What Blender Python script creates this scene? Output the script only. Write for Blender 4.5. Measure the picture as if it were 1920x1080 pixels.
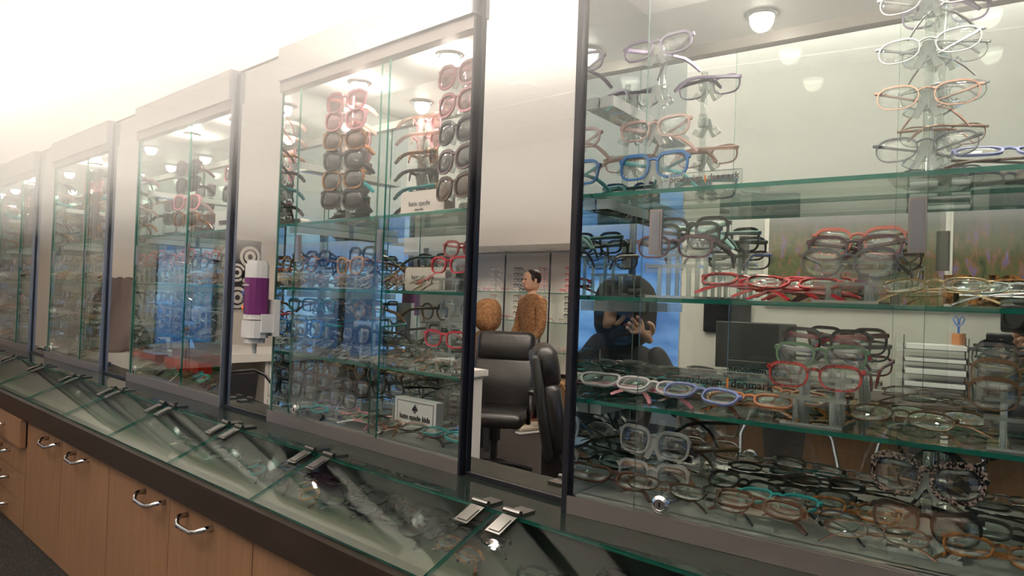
import bpy, math, random
from mathutils import Vector, Matrix, Euler
random.seed(7)
for _o in list(bpy.data.objects):
    bpy.data.objects.remove(_o)
SC = bpy.context.scene
COL = SC.collection
EYE = 1.42                      # camera height above the carpet
R = math.radians

# ------------------------------------------------------------------ camera
yaw, pitch, roll, FPX = 0.7304, 0.0161, 0.0358, 1288.0
cy, sy = math.cos(yaw), math.sin(yaw)
fwd = Vector((-sy * math.cos(pitch), cy * math.cos(pitch), math.sin(pitch)))
rgt = Vector((cy, sy, 0))
upv = rgt.cross(fwd)
r2 = rgt * math.cos(roll) + upv * math.sin(roll)
u2 = -rgt * math.sin(roll) + upv * math.cos(roll)
cd = bpy.data.cameras.new('camera')
cd.sensor_width = 36
cd.lens = FPX / 1920 * 36
cd.clip_start = 0.02
cam = bpy.data.objects.new('camera', cd)
COL.objects.link(cam)
m3 = Matrix((r2, u2, -fwd)).transposed()
cam.matrix_world = Matrix.Translation((0, 0, EYE)) @ m3.to_4x4()
SC.camera = cam
vs = SC.view_settings
vs.view_transform = 'Standard'
vs.look = 'None'
vs.exposure = -0.25
vs.gamma = 1.0
vs.use_curve_mapping = False
cyc = SC.cycles
cyc.max_bounces = 14
cyc.transparent_max_bounces = 40
cyc.glossy_bounces = 7
cyc.diffuse_bounces = 3
cyc.transmission_bounces = 8
cyc.caustics_reflective = False
cyc.caustics_refractive = False
cyc.sample_clamp_indirect = 6.0

# ------------------------------------------------------------------ world: cool dusk daylight outside the shop windows
W = bpy.data.worlds.new('world')
SC.world = W
W.use_nodes = True
wt = W.node_tree
wtc = wt.nodes.new('ShaderNodeTexCoord')
wmp = wt.nodes.new('ShaderNodeMapping'); wmp.inputs['Scale'].default_value = (3, 3, 7)
wn = wt.nodes.new('ShaderNodeTexNoise'); wn.inputs['Scale'].default_value = 2.2; wn.inputs['Detail'].default_value = 3
wr = wt.nodes.new('ShaderNodeValToRGB')
wr.color_ramp.elements[0].position, wr.color_ramp.elements[0].color = .38, (.10, .26, .62, 1)
wr.color_ramp.elements[1].position, wr.color_ramp.elements[1].color = .66, (.62, .84, 1.0, 1)
e_ = wr.color_ramp.elements.new(.50); e_.color = (.28, .52, .95, 1)
wt.links.new(wtc.outputs['Generated'], wmp.inputs[0]); wt.links.new(wmp.outputs[0], wn.inputs['Vector'])
wt.links.new(wn.outputs[0], wr.inputs[0]); wt.links.new(wr.outputs[0], wt.nodes['Background'].inputs[0])
wt.nodes['Background'].inputs[1].default_value = 1.15

# ------------------------------------------------------------------ large lamps
def lamp(name, kind, loc, energy, color=(1, .9, .78), size=.1, size_y=None, aim=None, spread=None, label=None, spot=None, blend=.4):
    ld = bpy.data.lights.new(name, kind)
    ld.energy = energy
    ld.color = color
    if kind == 'AREA':
        ld.shape = 'RECTANGLE' if size_y else 'DISK'
        ld.size = size
        if size_y:
            ld.size_y = size_y
        if spread:
            ld.spread = spread
    elif kind == 'SPOT':
        ld.spot_size = spot
        ld.spot_blend = blend
        ld.shadow_soft_size = size
    else:
        ld.shadow_soft_size = size
    o = bpy.data.objects.new(name, ld)
    COL.objects.link(o)
    o.location = loc
    if aim is not None:
        d = (Vector(aim) - Vector(loc)).normalized()
        o.rotation_euler = d.to_track_quat('-Z', 'Y').to_euler()
    return o

K = 1.0
# added fill strip below the ceiling, brightening the top of the display wall
lamp('wall_fill_light', 'AREA', (-2.6, 0.35, 3.05), 170 * K, (1, .93, .86), 6.4, .06, aim=(-2.6, .99, 2.75), spread=R(90))
# added fill panel in mid-air behind the camera, aimed up to whiten the ceiling
lamp('ceiling_fill_light', 'AREA', (-1.7, -1.1, 2.3), 210 * K, (1, .92, .83), 4.2, 1.2, aim=(-1.7, -1.1, 3.1), spread=R(150))

# ------------------------------------------------------------------ materials
MAT = {}
def nt(name):
    m = bpy.data.materials.new(name)
    m.use_nodes = True
    t = m.node_tree
    for n in list(t.nodes):
        t.nodes.remove(n)
    out = t.nodes.new('ShaderNodeOutputMaterial')
    MAT[name] = m
    return m, t, out

def princ(name, col, rough=.5, metal=0, coat=0, spec=.5, noise=None, bump=None, alpha=1, emis=None):
    m, t, out = nt(name)
    b = t.nodes.new('ShaderNodeBsdfPrincipled')
    b.inputs['Base Color'].default_value = (*col, 1)
    b.inputs['Roughness'].default_value = rough
    b.inputs['Metallic'].default_value = metal
    b.inputs['Coat Weight'].default_value = coat
    b.inputs['Specular IOR Level'].default_value = spec
    t.links.new(b.outputs[0], out.inputs[0])
    if noise:
        col2, scale, dist = noise[:3]
        stretch = noise[3] if len(noise) > 3 else (1, 1, 1)
        tc = t.nodes.new('ShaderNodeTexCoord')
        mp = t.nodes.new('ShaderNodeMapping')
        mp.inputs['Scale'].default_value = stretch
        n = t.nodes.new('ShaderNodeTexNoise')
        n.inputs['Scale'].default_value = scale
        n.inputs['Detail'].default_value = 4
        n.inputs['Distortion'].default_value = dist
        cr = t.nodes.new('ShaderNodeValToRGB')
        lo, hi = noise[4] if len(noise) > 4 else (.35, .65)
        cr.color_ramp.elements[0].position = lo
        cr.color_ramp.elements[1].position = hi
        cr.color_ramp.elements[0].color = (*col, 1)
        cr.color_ramp.elements[1].color = (*col2, 1)
        t.links.new(tc.outputs['Object'], mp.inputs[0])
        t.links.new(mp.outputs[0], n.inputs['Vector'])
        t.links.new(n.outputs['Fac'], cr.inputs[0])
        t.links.new(cr.outputs[0], b.inputs['Base Color'])
        if bump:
            bp = t.nodes.new('ShaderNodeBump')
            bp.inputs['Strength'].default_value = bump
            bp.inputs['Distance'].default_value = .01
            t.links.new(n.outputs['Fac'], bp.inputs['Height'])
            t.links.new(bp.outputs[0], b.inputs['Normal'])
    if emis:
        b.inputs['Emission Color'].default_value = (*emis[0], 1)
        b.inputs['Emission Strength'].default_value = emis[1]
    return m

def glassy(name, tint=(.96, .99, .975), ior=1.45, body=0.0, bodycol=(.5, .6, .55), rough=0.0, boost=1.0, glosscol=(1, 1, 1)):
    """thin clear sheet: what is behind shows through, with Fresnel reflections; body adds a little coloured diffuse"""
    m, t, out = nt(name)
    tr = t.nodes.new('ShaderNodeBsdfTransparent')
    tr.inputs[0].default_value = (*tint, 1)
    gl = t.nodes.new('ShaderNodeBsdfGlossy')
    gl.inputs['Roughness'].default_value = rough
    gl.inputs[0].default_value = (*glosscol, 1)
    fr = t.nodes.new('ShaderNodeFresnel')
    # thin sheet: both faces reflect like the outer one
    ge = t.nodes.new('ShaderNodeNewGeometry')
    mr = t.nodes.new('ShaderNodeMapRange')
    mr.inputs['To Min'].default_value = ior
    mr.inputs['To Max'].default_value = 1 / ior
    t.links.new(ge.outputs['Backfacing'], mr.inputs['Value'])
    t.links.new(mr.outputs[0], fr.inputs['IOR'])
    fac = fr.outputs[0]
    if boost != 1.0:
        mm = t.nodes.new('ShaderNodeMath')
        mm.operation = 'MULTIPLY'
        mm.use_clamp = True
        mm.inputs[1].default_value = boost
        t.links.new(fac, mm.inputs[0])
        fac = mm.outputs[0]
    mx = t.nodes.new('ShaderNodeMixShader')
    t.links.new(fac, mx.inputs[0])
    src = tr.outputs[0]
    if body > 0:
        df = t.nodes.new('ShaderNodeBsdfDiffuse')
        df.inputs[0].default_value = (*bodycol, 1)
        m2 = t.nodes.new('ShaderNodeMixShader')
        m2.inputs[0].default_value = body
        t.links.new(src, m2.inputs[1])
        t.links.new(df.outputs[0], m2.inputs[2])
        src = m2.outputs[0]
    t.links.new(src, mx.inputs[1])
    t.links.new(gl.outputs[0], mx.inputs[2])
    t.links.new(mx.outputs[0], out.inputs[0])
    return m

def mirror(name, col, rough=0.0, dust=0.0):
    m, t, out = nt(name)
    gl = t.nodes.new('ShaderNodeBsdfGlossy')
    gl.inputs[0].default_value = (*col, 1)
    gl.inputs['Roughness'].default_value = rough
    if dust:
        df = t.nodes.new('ShaderNodeBsdfDiffuse')
        df.inputs[0].default_value = (.75, .78, .74, 1)
        mx = t.nodes.new('ShaderNodeMixShader')
        mx.inputs[0].default_value = dust
        t.links.new(gl.outputs[0], mx.inputs[1])
        t.links.new(df.outputs[0], mx.inputs[2])
        t.links.new(mx.outputs[0], out.inputs[0])
    else:
        t.links.new(gl.outputs[0], out.inputs[0])
    return m

def emit(name, col, s):
    m, t, out = nt(name)
    e = t.nodes.new('ShaderNodeEmission')
    e.inputs[0].default_value = (*col, 1)
    e.inputs[1].default_value = s
    t.links.new(e.outputs[0], out.inputs[0])
    return m

princ('wall_paint', (.86, .79, .71), .7)
princ('wall_grey', (.50, .485, .44), .7)
princ('ceiling_paint', (.88, .86, .83), .8)
princ('carpet', (.03, .026, .023), .95, noise=((.10, .085, .072), 90, .6), bump=.5)
princ('maple', (.28, .145, .075), .42, noise=((.33, .18, .095), 9, .8, (6, 6, .6)))
princ('dark_laminate', (.030, .017, .012), .35)
princ('aluminium', (.40, .36, .345), .4, metal=.85)
princ('chrome', (.8, .8, .8), .12, metal=1)
princ('dark_trim', (.035, .035, .045), .3, metal=.4)
princ('steel_trim', (.35, .36, .4), .3, metal=.8)
princ('base_board', (.25, .27, .245), .3, coat=.5)
princ('tray_felt', (.25, .235, .19), .7)
princ('hinge_steel', (.26, .25, .24), .22, metal=1)
princ('tray_grey', (.060, .056, .048), .5)
princ('tray_strip', (.26, .22, .18), .5)
princ('white_plastic', (.85, .84, .82), .35)
princ('cream_box', (.86, .74, .68), .5)
princ('black_ink', (.02, .02, .02), .4)
princ('grey_ink', (.22, .2, .2), .4)
princ('orange_ink', (.9, .25, .05), .4)
princ('purple_label', (.16, .02, .14), .5)
princ('black_leather', (.012, .011, .011), .28, coat=.3, noise=((.02, .018, .018), 60, 0), bump=.15)
princ('black_plastic', (.02, .02, .02), .4)
princ('desk_white', (.75, .72, .68), .4)
princ('paper', (.85, .84, .82), .8)
princ('screen_black', (.01, .01, .012), .15)
princ('skin', (.62, .36, .25), .5)
princ('dark_jacket', (.015, .016, .02), .8)
princ('brown_jacket', (.22, .09, .03), .85, noise=((.38, .2, .09), 40, .5), bump=.6)
princ('red_trousers', (.28, .03, .04), .8)
princ('grey_trousers', (.06, .06, .07), .8)
princ('sneaker_cream', (.68, .58, .46), .6)
princ('hair_dark', (.02, .012, .01), .6)
princ('gunmetal_chair', (.10, .10, .11), .3, metal=.8)
princ('chair_wood', (.42, .17, .07), .4)
princ('poster_dark', (.05, .045, .045), .4)
princ('poster_white', (.75, .72, .68), .4)
princ('coat_fabric', (.24, .19, .17), .85)
princ('silver_frame', (.75, .72, .68), .3, metal=.6)
princ('blue_plastic', (.03, .15, .5), .4)
princ('red_case', (.5, .03, .03), .5)
princ('window_frame', (.03, .04, .07), .4)
princ('curtain', (.62, .68, .72), .9)
princ('bronze_chain', (.35, .2, .08), .3, metal=1)
princ('green_cap', (.03, .4, .2), .5)
glassy('window_glass', (.93, .96, 1), 1.45)
glassy('door_glass', (.975, .99, .98), 1.45, boost=.9)
glassy('shelf_glass', (.90, .965, .935), 1.45, body=.04, bodycol=(.5, .62, .56))
glassy('pane_glass', (.84, .90, .87), 1.45, boost=.5)
glassy('deck_glass', (.30, .38, .32), 1.45, body=.25, bodycol=(.10, .13, .11), boost=.7)
glassy('glass_edge', (.12, .42, .36), 1.5, body=.55, bodycol=(.02, .20, .15), rough=.05)
glassy('door_edge', (.55, .78, .72), 1.5, body=.45, bodycol=(.28, .42, .38), rough=.05)
glassy('acrylic', (.93, .95, .94), 1.49, body=.045, bodycol=(.9, .92, .9), boost=2.2)
glassy('acrylic_edge', (.85, .88, .86), 1.49, body=.35, bodycol=(.9, .92, .88), boost=2.0)
glassy('red_acrylic', (.95, .10, .06), 1.49, body=.35, bodycol=(.9, .08, .04))
glassy('green_acrylic', (.1, .85, .3), 1.49, body=.35, bodycol=(.05, .7, .15))
glassy('lens', (.975, .98, .975), 1.5, body=.008, bodycol=(.9, .92, .92), boost=1.5)
glassy('sun_lens_grey', (.22, .20, .21), 1.6, body=.15, bodycol=(.05, .045, .05), boost=1.8)
glassy('sun_lens_brown', (.34, .22, .15), 1.6, body=.15, bodycol=(.12, .06, .03), boost=1.8)
glassy('sun_lens_rose', (.62, .42, .44), 1.6, body=.12, bodycol=(.3, .14, .14), boost=1.8)
mirror('mirror_panel', (.86, .85, .83))
mirror('mirror_back', (.80, .84, .81), dust=.018)
mirror('mirror_side', (.78, .83, .82), dust=.018)
emit('lamp_glow', (1, .93, .82), 7.0)
# mural: a flat print of a flower field under a hazy horizon
m, t, out = nt('mural_print')
tc = t.nodes.new('ShaderNodeTexCoord')
mp = t.nodes.new('ShaderNodeMapping'); mp.inputs['Scale'].default_value = (1, 1, .35)
n1 = t.nodes.new('ShaderNodeTexNoise'); n1.inputs['Scale'].default_value = 30; n1.inputs['Detail'].default_value = 6
cr = t.nodes.new('ShaderNodeValToRGB')
els = cr.color_ramp.elements
els[0].position, els[0].color = .30, (.015, .03, .012, 1)
els[1].position, els[1].color = .72, (.19, .13, .30, 1)
for pp, cc in ((.45, (.08, .09, .025, 1)), (.54, (.11, .075, .03, 1)), (.60, (.22, .10, .04, 1)), (.66, (.12, .09, .22, 1))):
    e_ = els.new(pp); e_.color = cc
sx = t.nodes.new('ShaderNodeSeparateXYZ')
gr = t.nodes.new('ShaderNodeValToRGB')
gr.color_ramp.elements[0].position, gr.color_ramp.elements[0].color = .62, (0, 0, 0, 1)
gr.color_ramp.elements[1].position, gr.color_ramp.elements[1].color = .85, (1, 1, 1, 1)
mxc = t.nodes.new('ShaderNodeMixRGB'); mxc.inputs[2].default_value = (.15, .14, .16, 1)
bs = t.nodes.new('ShaderNodeBsdfPrincipled'); bs.inputs['Roughness'].default_value = .5
L_ = t.links.new
L_(tc.outputs['Object'], mp.inputs[0]); L_(mp.outputs[0], n1.inputs['Vector']); L_(n1.outputs[0], cr.inputs[0])
L_(tc.outputs['Generated'], sx.inputs[0]); L_(sx.outputs[2], gr.inputs[0])
L_(gr.outputs[0], mxc.inputs[0]); L_(cr.outputs[0], mxc.inputs[1]); L_(mxc.outputs[0], bs.inputs[0]); L_(bs.outputs[0], out.inputs[0])

# frame finishes
def plastic(name, col, rough=.18, **k):
    return princ(name, col, rough, coat=.6, **k)
plastic('f_black', (.012, .012, .014))
plastic('f_brown', (.09, .045, .03))
plastic('f_plum', (.14, .07, .085))
plastic('f_dkgreen', (.03, .05, .035))
plastic('f_red', (.55, .02, .04))
plastic('f_coral', (.80, .22, .17))
plastic('f_green', (.14, .26, .15))
plastic('f_white', (.78, .72, .72))
plastic('f_mint', (.45, .72, .66))
plastic('f_blue', (.03, .16, .42))
plastic('f_periwinkle', (.30, .34, .66))
plastic('f_teal', (.02, .32, .34))
plastic('f_orange', (.62, .22, .10))
plastic('f_pink', (.75, .30, .36))
plastic('f_caramel', (.48, .24, .09))
plastic('f_lilac', (.42, .34, .52))
plastic('f_tort', (.03, .012, .006), noise=((.42, .17, .045), 70, 1.0))
plastic('f_redtort', (.09, .006, .01), noise=((.55, .05, .05), 90, 1.2))
plastic('f_snake', (.02, .012, .012), noise=((.42, .28, .24), 260, .2, (1, 1, 1), (.48, .56)))
princ('f_gun', (.18, .18, .2), .25, metal=.9)
princ('f_silver', (.72, .72, .74), .2, metal=1)
princ('f_gold', (.72, .52, .33), .22, metal=1)
princ('f_rosegold', (.62, .38, .30), .22, metal=1)
princ('f_bronze', (.22, .13, .08), .25, metal=.9)
princ('f_olive', (.25, .23, .08), .35, metal=.3)
glassy('f_clear', (.88, .88, .87), 1.5, body=.30, bodycol=(.85, .84, .82), boost=2)
glassy('f_clearpink', (.90, .74, .70), 1.5, body=.35, bodycol=(.85, .62, .56), boost=2)

# ------------------------------------------------------------------ mesh building
class MB:
    def __init__(s):
        s.v = []; s.f = []; s.m = []; s.mats = []
    def mi(s, mat):
        if mat not in s.mats:
            s.mats.append(mat)
        return s.mats.index(mat)
    def box(s, x0, x1, y0, y1, z0, z1, mat, M=None, edge=None):
        """edge: material for the narrow faces of a sheet; the two biggest faces keep mat"""
        b = len(s.v)
        P = [(x0, y0, z0), (x1, y0, z0), (x1, y1, z0), (x0, y1, z0), (x0, y0, z1), (x1, y0, z1), (x1, y1, z1), (x0, y1, z1)]
        if M is not None:
            P = [tuple(M @ Vector(p)) for p in P]
        s.v += P
        dx, dy, dz = abs(x1 - x0), abs(y1 - y0), abs(z1 - z0)
        F = [((0, 3, 2, 1), dx * dy), ((4, 5, 6, 7), dx * dy), ((0, 1, 5, 4), dx * dz), ((2, 3, 7, 6), dx * dz), ((1, 2, 6, 5), dy * dz), ((3, 0, 4, 7), dy * dz)]
        big = max(a for _, a in F)
        for q, a in F:
            s.f.append(tuple(b + i for i in q))
            s.m.append(s.mi(edge if (edge and a < big * .999) else mat))
        return s
    def prism(s, pts, y0, y1, mat, M=None, edge=None, axis='y'):
        """outline pts (a,b) extruded; axis y: (x,z) outline along y; axis x: (y,z) along x; axis z: (x,y) along z"""
        b = len(s.v); n = len(pts)
        for d in (y0, y1):
            for (p, q) in pts:
                v = (p, d, q) if axis == 'y' else ((d, p, q) if axis == 'x' else (p, q, d))
                if M is not None:
                    v = tuple(M @ Vector(v))
                s.v.append(v)
        s.f.append(tuple(b + i for i in range(n))); s.m.append(s.mi(mat))
        s.f.append(tuple(b + n + i for i in reversed(range(n)))); s.m.append(s.mi(mat))
        for i in range(n):
            j = (i + 1) % n
            s.f.append((b + i, b + n + i, b + n + j, b + j)); s.m.append(s.mi(edge or mat))
        return s
    def tube(s, pts, r, mat, seg=8, M=None, cap=True, flat=None):
        """swept round (or flat=(rx,rz)) section; r may be a list"""
        pts = [Vector(p) for p in pts]
        b = len(s.v); n = len(pts)
        prev = None
        for i, p in enumerate(pts):
            d = (pts[min(i + 1, n - 1)] - pts[max(i - 1, 0)]).normalized()
            ref = Vector((0, 0, 1)) if abs(d.z) < .93 else (prev or Vector((1, 0, 0)))
            a = d.cross(ref).normalized()
            c = a.cross(d).normalized()
            if abs(d.z) < .93:
                prev = a
            rr = r[i] if isinstance(r, (list, tuple)) else r
            for k in range(seg):
                t_ = 2 * math.pi * (k + .5) / seg
                if flat:
                    q = p + a * (math.cos(t_) * flat[0] * rr * 1.41) + c * (math.sin(t_) * flat[1] * rr * 1.41)
                else:
                    q = p + a * (math.cos(t_) * rr) + c * (math.sin(t_) * rr)
                s.v.append(tuple(M @ q) if M is not None else tuple(q))
        mi = s.mi(mat)
        for i in range(n - 1):
            for k in range(seg):
                k2 = (k + 1) % seg
                s.f.append((b + i * seg + k, b + i * seg + k2, b + (i + 1) * seg + k2, b + (i + 1) * seg + k)); s.m.append(mi)
        if cap:
            s.f.append(tuple(b + k for k in reversed(range(seg)))); s.m.append(mi)
            s.f.append(tuple(b + (n - 1) * seg + k for k in range(seg))); s.m.append(mi)
        return s
    def lathe(s, prof, mat, seg=20, M=None):
        b = len(s.v); n = len(prof)
        for (r, z) in prof:
            for k in range(seg):
                t_ = 2 * math.pi * k / seg
                q = Vector((r * math.cos(t_), r * math.sin(t_), z))
                s.v.append(tuple(M @ q) if M is not None else tuple(q))
        mi = s.mi(mat)
        for i in range(n - 1):
            for k in range(seg):
                k2 = (k + 1) % seg
                s.f.append((b + i * seg + k, b + i * seg + k2, b + (i + 1) * seg + k2, b + (i + 1) * seg + k)); s.m.append(mi)
        s.f.append(tuple(b + k for k in reversed(range(seg)))); s.m.append(mi)
        s.f.append(tuple(b + (n - 1) * seg + k for k in range(seg))); s.m.append(mi)
        return s
    def rbox(s, x0, x1, y0, y1, z0, z1, r, mat, M=None, seg=5):
        """box rounded on all sides (superellipsoid-like grid), for cushions"""
        cx, cy_, cz = (x0 + x1) / 2, (y0 + y1) / 2, (z0 + z1) / 2
        hx, hy, hz = (x1 - x0) / 2, (y1 - y0) / 2, (z1 - z0) / 2
        b = len(s.v); nu, nv = 4 * seg, 2 * seg
        rx, ry, rz = max(hx - r, 0), max(hy - r, 0), max(hz - r, 0)
        sg = lambda a: (a > 1e-9) - (a < -1e-9)
        for i in range(nv + 1):
            th = -math.pi / 2 + math.pi * i / nv
            for j in range(nu):
                ph = 2 * math.pi * (j + .5) / nu
                x, y, z = math.cos(th) * math.cos(ph), math.cos(th) * math.sin(ph), math.sin(th)
                # spread samples so flat areas are spanned by long quads
                q = Vector((cx + sg(x) * rx + x * min(r, hx), cy_ + sg(y) * ry + y * min(r, hy), cz + (sg(z) * rz if abs(z) > 1e-6 else 0) + z * min(r, hz)))
                s.v.append(tuple(M @ q) if M is not None else tuple(q))
        mi = s.mi(mat)
        for i in range(nv):
            for j in range(nu):
                j2 = (j + 1) % nu
                s.f.append((b + i * nu + j, b + i * nu + j2, b + (i + 1) * nu + j2, b + (i + 1) * nu + j)); s.m.append(mi)
        s.f.append(tuple(b + j for j in reversed(range(nu)))); s.m.append(mi)
        s.f.append(tuple(b + nv * nu + j for j in range(nu))); s.m.append(mi)
        return s
    def mesh(s, name, smooth=False):
        me = bpy.data.meshes.new(name)
        me.from_pydata([tuple(v) for v in s.v], [], s.f)
        for mt in s.mats:
            me.materials.append(MAT[mt])
        me.polygons.foreach_set('material_index', s.m)
        if smooth:
            me.polygons.foreach_set('use_smooth', [True] * len(me.polygons))
        me.update()
        return me
    def build(s, name, parent=None, smooth=False, loc=None, rz=0):
        o = bpy.data.objects.new(name, s.mesh(name, smooth))
        COL.objects.link(o)
        if parent:
            o.parent = parent
        if loc is not None:
            o.location = loc
            o.rotation_euler = (0, 0, rz)
        return o

def tag(o, label=None, cat=None, group=None, kind=None):
    if label: o['label'] = label
    if cat: o['category'] = cat
    if group: o['group'] = group
    if kind: o['kind'] = kind
    if label:
        assert 4 <= len(label.split()) <= 16, label
    return o
def thing(name, label, cat, loc=(0, 0, 0), rz=0, group=None):
    o = bpy.data.objects.new(name, None)
    o.empty_display_size = .02
    COL.objects.link(o)
    o.location = loc
    o.rotation_euler = (0, 0, rz)
    return tag(o, label, cat, group)
def struct(name, mb, loc=(0, 0, 0), rz=0):
    return tag(mb.build(name, None, loc=loc, rz=rz), kind='structure')

def text_mesh(txt, size, mat, depth=.0008, align='CENTER', spacing=1.0, bold=0.0, sx=1.0):
    cu = bpy.data.curves.new('txt', 'FONT')
    cu.body = txt; cu.size = size; cu.extrude = depth; cu.align_x = align; cu.space_character = spacing; cu.offset = bold
    cu.resolution_u = 4
    o = bpy.data.objects.new('txt', cu)
    COL.objects.link(o)
    bpy.context.view_layer.update()
    me = bpy.data.meshes.new_from_object(o.evaluated_get(bpy.context.evaluated_depsgraph_get()))
    bpy.data.objects.remove(o)
    for v in me.vertices:
        v.co.x *= sx
    me.materials.clear()
    me.materials.append(MAT[mat])
    return me
def text(name, txt, size, mat, parent, loc, rot=(math.pi / 2, 0, 0), **k):
    o = bpy.data.objects.new(name, text_mesh(txt, size, mat, **k))
    COL.objects.link(o)
    o.parent = parent; o.location = loc; o.rotation_euler = rot
    return o

# ------------------------------------------------------------------ room shell
CEIL = 3.12
WY = 0.985          # face of the display wall
def sb(name, *a, mat='wall_paint'):
    mb = MB(); mb.box(*a, mat); return struct(name, mb)
sb('floor', -8.3, 4.8, -5.2, 1.5, -.05, 0, mat='carpet')
sb('ceiling', -8.3, 4.8, -5.2, 1.5, CEIL, CEIL + .05, mat='ceiling_paint')
sb('wall_display_upper', -8.2, 1.6, 1.0, 1.45, EYE + .675, CEIL)
sb('wall_display_back', -8.2, 4.6, 1.25, 1.45, 0, EYE + .675)
# left end wall with two blue windows, right wall and back wall with shop windows
mb = MB()
XL = -8.0
mb.box(XL - .15, XL, -1.05, 1.25, 0, CEIL, 'wall_paint')
mb.box(XL - .15, XL, -2.75, -1.75, 0, CEIL, 'wall_paint')
mb.box(XL - .15, XL, -4.9, -4.3, 0, CEIL, 'wall_paint')
for a, b in ((-1.75, -1.05), (-4.3, -2.75)):
    mb.box(XL - .15, XL, a, b, 0, .5, 'wall_paint')
    mb.box(XL - .15, XL, a, b, 2.75, CEIL, 'wall_paint')
struct('wall_left', mb)
mb = MB()
mb.box(4.5, 4.65, -4.9, 1.25, 0, .5, 'wall_paint'); mb.box(4.5, 4.65, -4.9, 1.25, 2.75, CEIL, 'wall_paint')
mb.box(4.5, 4.65, .6, 1.25, .5, 2.75, 'wall_paint'); mb.box(4.5, 4.65, -1.9, -1.5, .5, 2.75, 'wall_paint'); mb.box(4.5, 4.65, -4.9, -4.5, .5, 2.75, 'wall_paint')
struct('wall_right', mb)
mb = MB()
mb.box(-8.15, 1.2, -5.05, -4.9, 0, CEIL, 'wall_paint')
mb.box(1.2, 4.65, -5.05, -4.9, 0, .4, 'wall_paint'); mb.box(1.2, 4.65, -5.05, -4.9, 2.75, CEIL, 'wall_paint')
mb.box(4.1, 4.65, -5.05, -4.9, .4, 2.75, 'wall_paint')
struct('wall_back', mb)
def window(n, axis, c, a, b, z0, z1, nm):
    mb = MB(); g = MB()
    w = .035
    def bx(p0, p1, q0, q1, t_, M_, dd):
        if axis == 'x': M_.box(c - dd, c + dd, p0, p1, q0, q1, t_)
        else: M_.box(p0, p1, c - dd, c + dd, q0, q1, t_)
    bx(a, a + w, z0, z1, 'window_frame', mb, .04); bx(b - w, b, z0, z1, 'window_frame', mb, .04)
    bx(a, b, z0, z0 + w, 'window_frame', mb, .04); bx(a, b, z1 - w, z1, 'window_frame', mb, .04)
    for i in range(1, nm + 1):
        p = a + (b - a) * i / (nm + 1)
        bx(p - .03, p + .03, z0, z1, 'window_frame', mb, .035)
    bx(a, b, 2.15, 2.2, 'window_frame', mb, .035)
    o = struct('window_%d' % n, mb)
    bx(a, b, z0, z1, 'window_glass', g, .004)
    g.build('window_pane', o)
window(1, 'x', XL - .07, -1.75, -1.05, .5, 2.75, 0)
window(2, 'x', XL - .07, -4.3, -2.75, .5, 2.75, 1)
window(3, 'x', 4.57, -1.5, .6, .5, 2.75, 2)
window(4, 'x', 4.57, -4.5, -1.9, .5, 2.75, 2)
window(5, 'y', -4.98, 1.2, 4.1, .4, 2.75, 2)
# partition behind the camera carrying the mural, and the soffit over the far display
sb('wall_partition', -1.75, 1.0, -2.85, -2.72, 0, CEIL, mat='wall_grey')
sb('wall_soffit', -7.99, -2.9, -4.89, -3.70, 2.02, CEIL - .001)
sb('wall_soffit_left', -7.99, -7.0, -3.69, 1.24, 2.42, CEIL - .001)
# picture rail of dark ceiling-grid lines
mb = MB()
for i in range(-13, 8):
    mb.box(i * .61 - .005, i * .61 + .005, -3.7, .95, CEIL - .004, CEIL, 'ceiling_paint')
for j in range(-6, 2):
    mb.box(-6.9, 4.5, j * .61 - .005, j * .61 + .005, CEIL - .0045, CEIL, 'ceiling_paint')
struct('trim_1', mb)

# ceiling downlights, each a lamp of its own
DL = [(x, y) for y in (-.75, -2.1, -3.4) for x in (-6.2, -4.9, -3.6, -2.3, -1.0, .4, 1.9, 3.3)]
def downlight(x, y, z=CEIL, r=.085, label=None, energy=9):
    t_ = thing('recessed_downlight', label, 'ceiling light', (x, y, z), group='round downlights in the shop ceiling')
    MB().lathe([(r, -.012), (r + .018, -.010), (r + .018, 0.0), (r, 0.0)], 'white_plastic').build('trim_ring', t_)
    MB().lathe([(r * .96, -.011), (r * .96, -.006)], 'lamp_glow', 24).build('diffuser', t_)
    l = lamp('downlight_bulb', 'SPOT', (x, y, z - .03), energy * K, (1, .86, .70), .05, aim=(x, y, 0), spot=R(130), blend=.7)
    return t_
for i, (x, y) in enumerate(DL):
    downlight(x, y, label='round recessed downlight glowing warm white in the pale shop ceiling', energy=1.5 if y > -1 else 3.5)
for i, (x, y, z) in enumerate(((-4.2, -4.0, 2.02), (-4.85, -4.0, 2.02), (-5.5, -4.0, 2.02), (-6.2, -4.0, 2.02), (-7.5, -1.95, 2.42), (-7.5, -.55, 2.42), (-7.5, -3.2, 2.42))):
    downlight(x, y, z, .06, 'small recessed downlight glowing under the lowered soffit opposite the display cases', 26)

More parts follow.
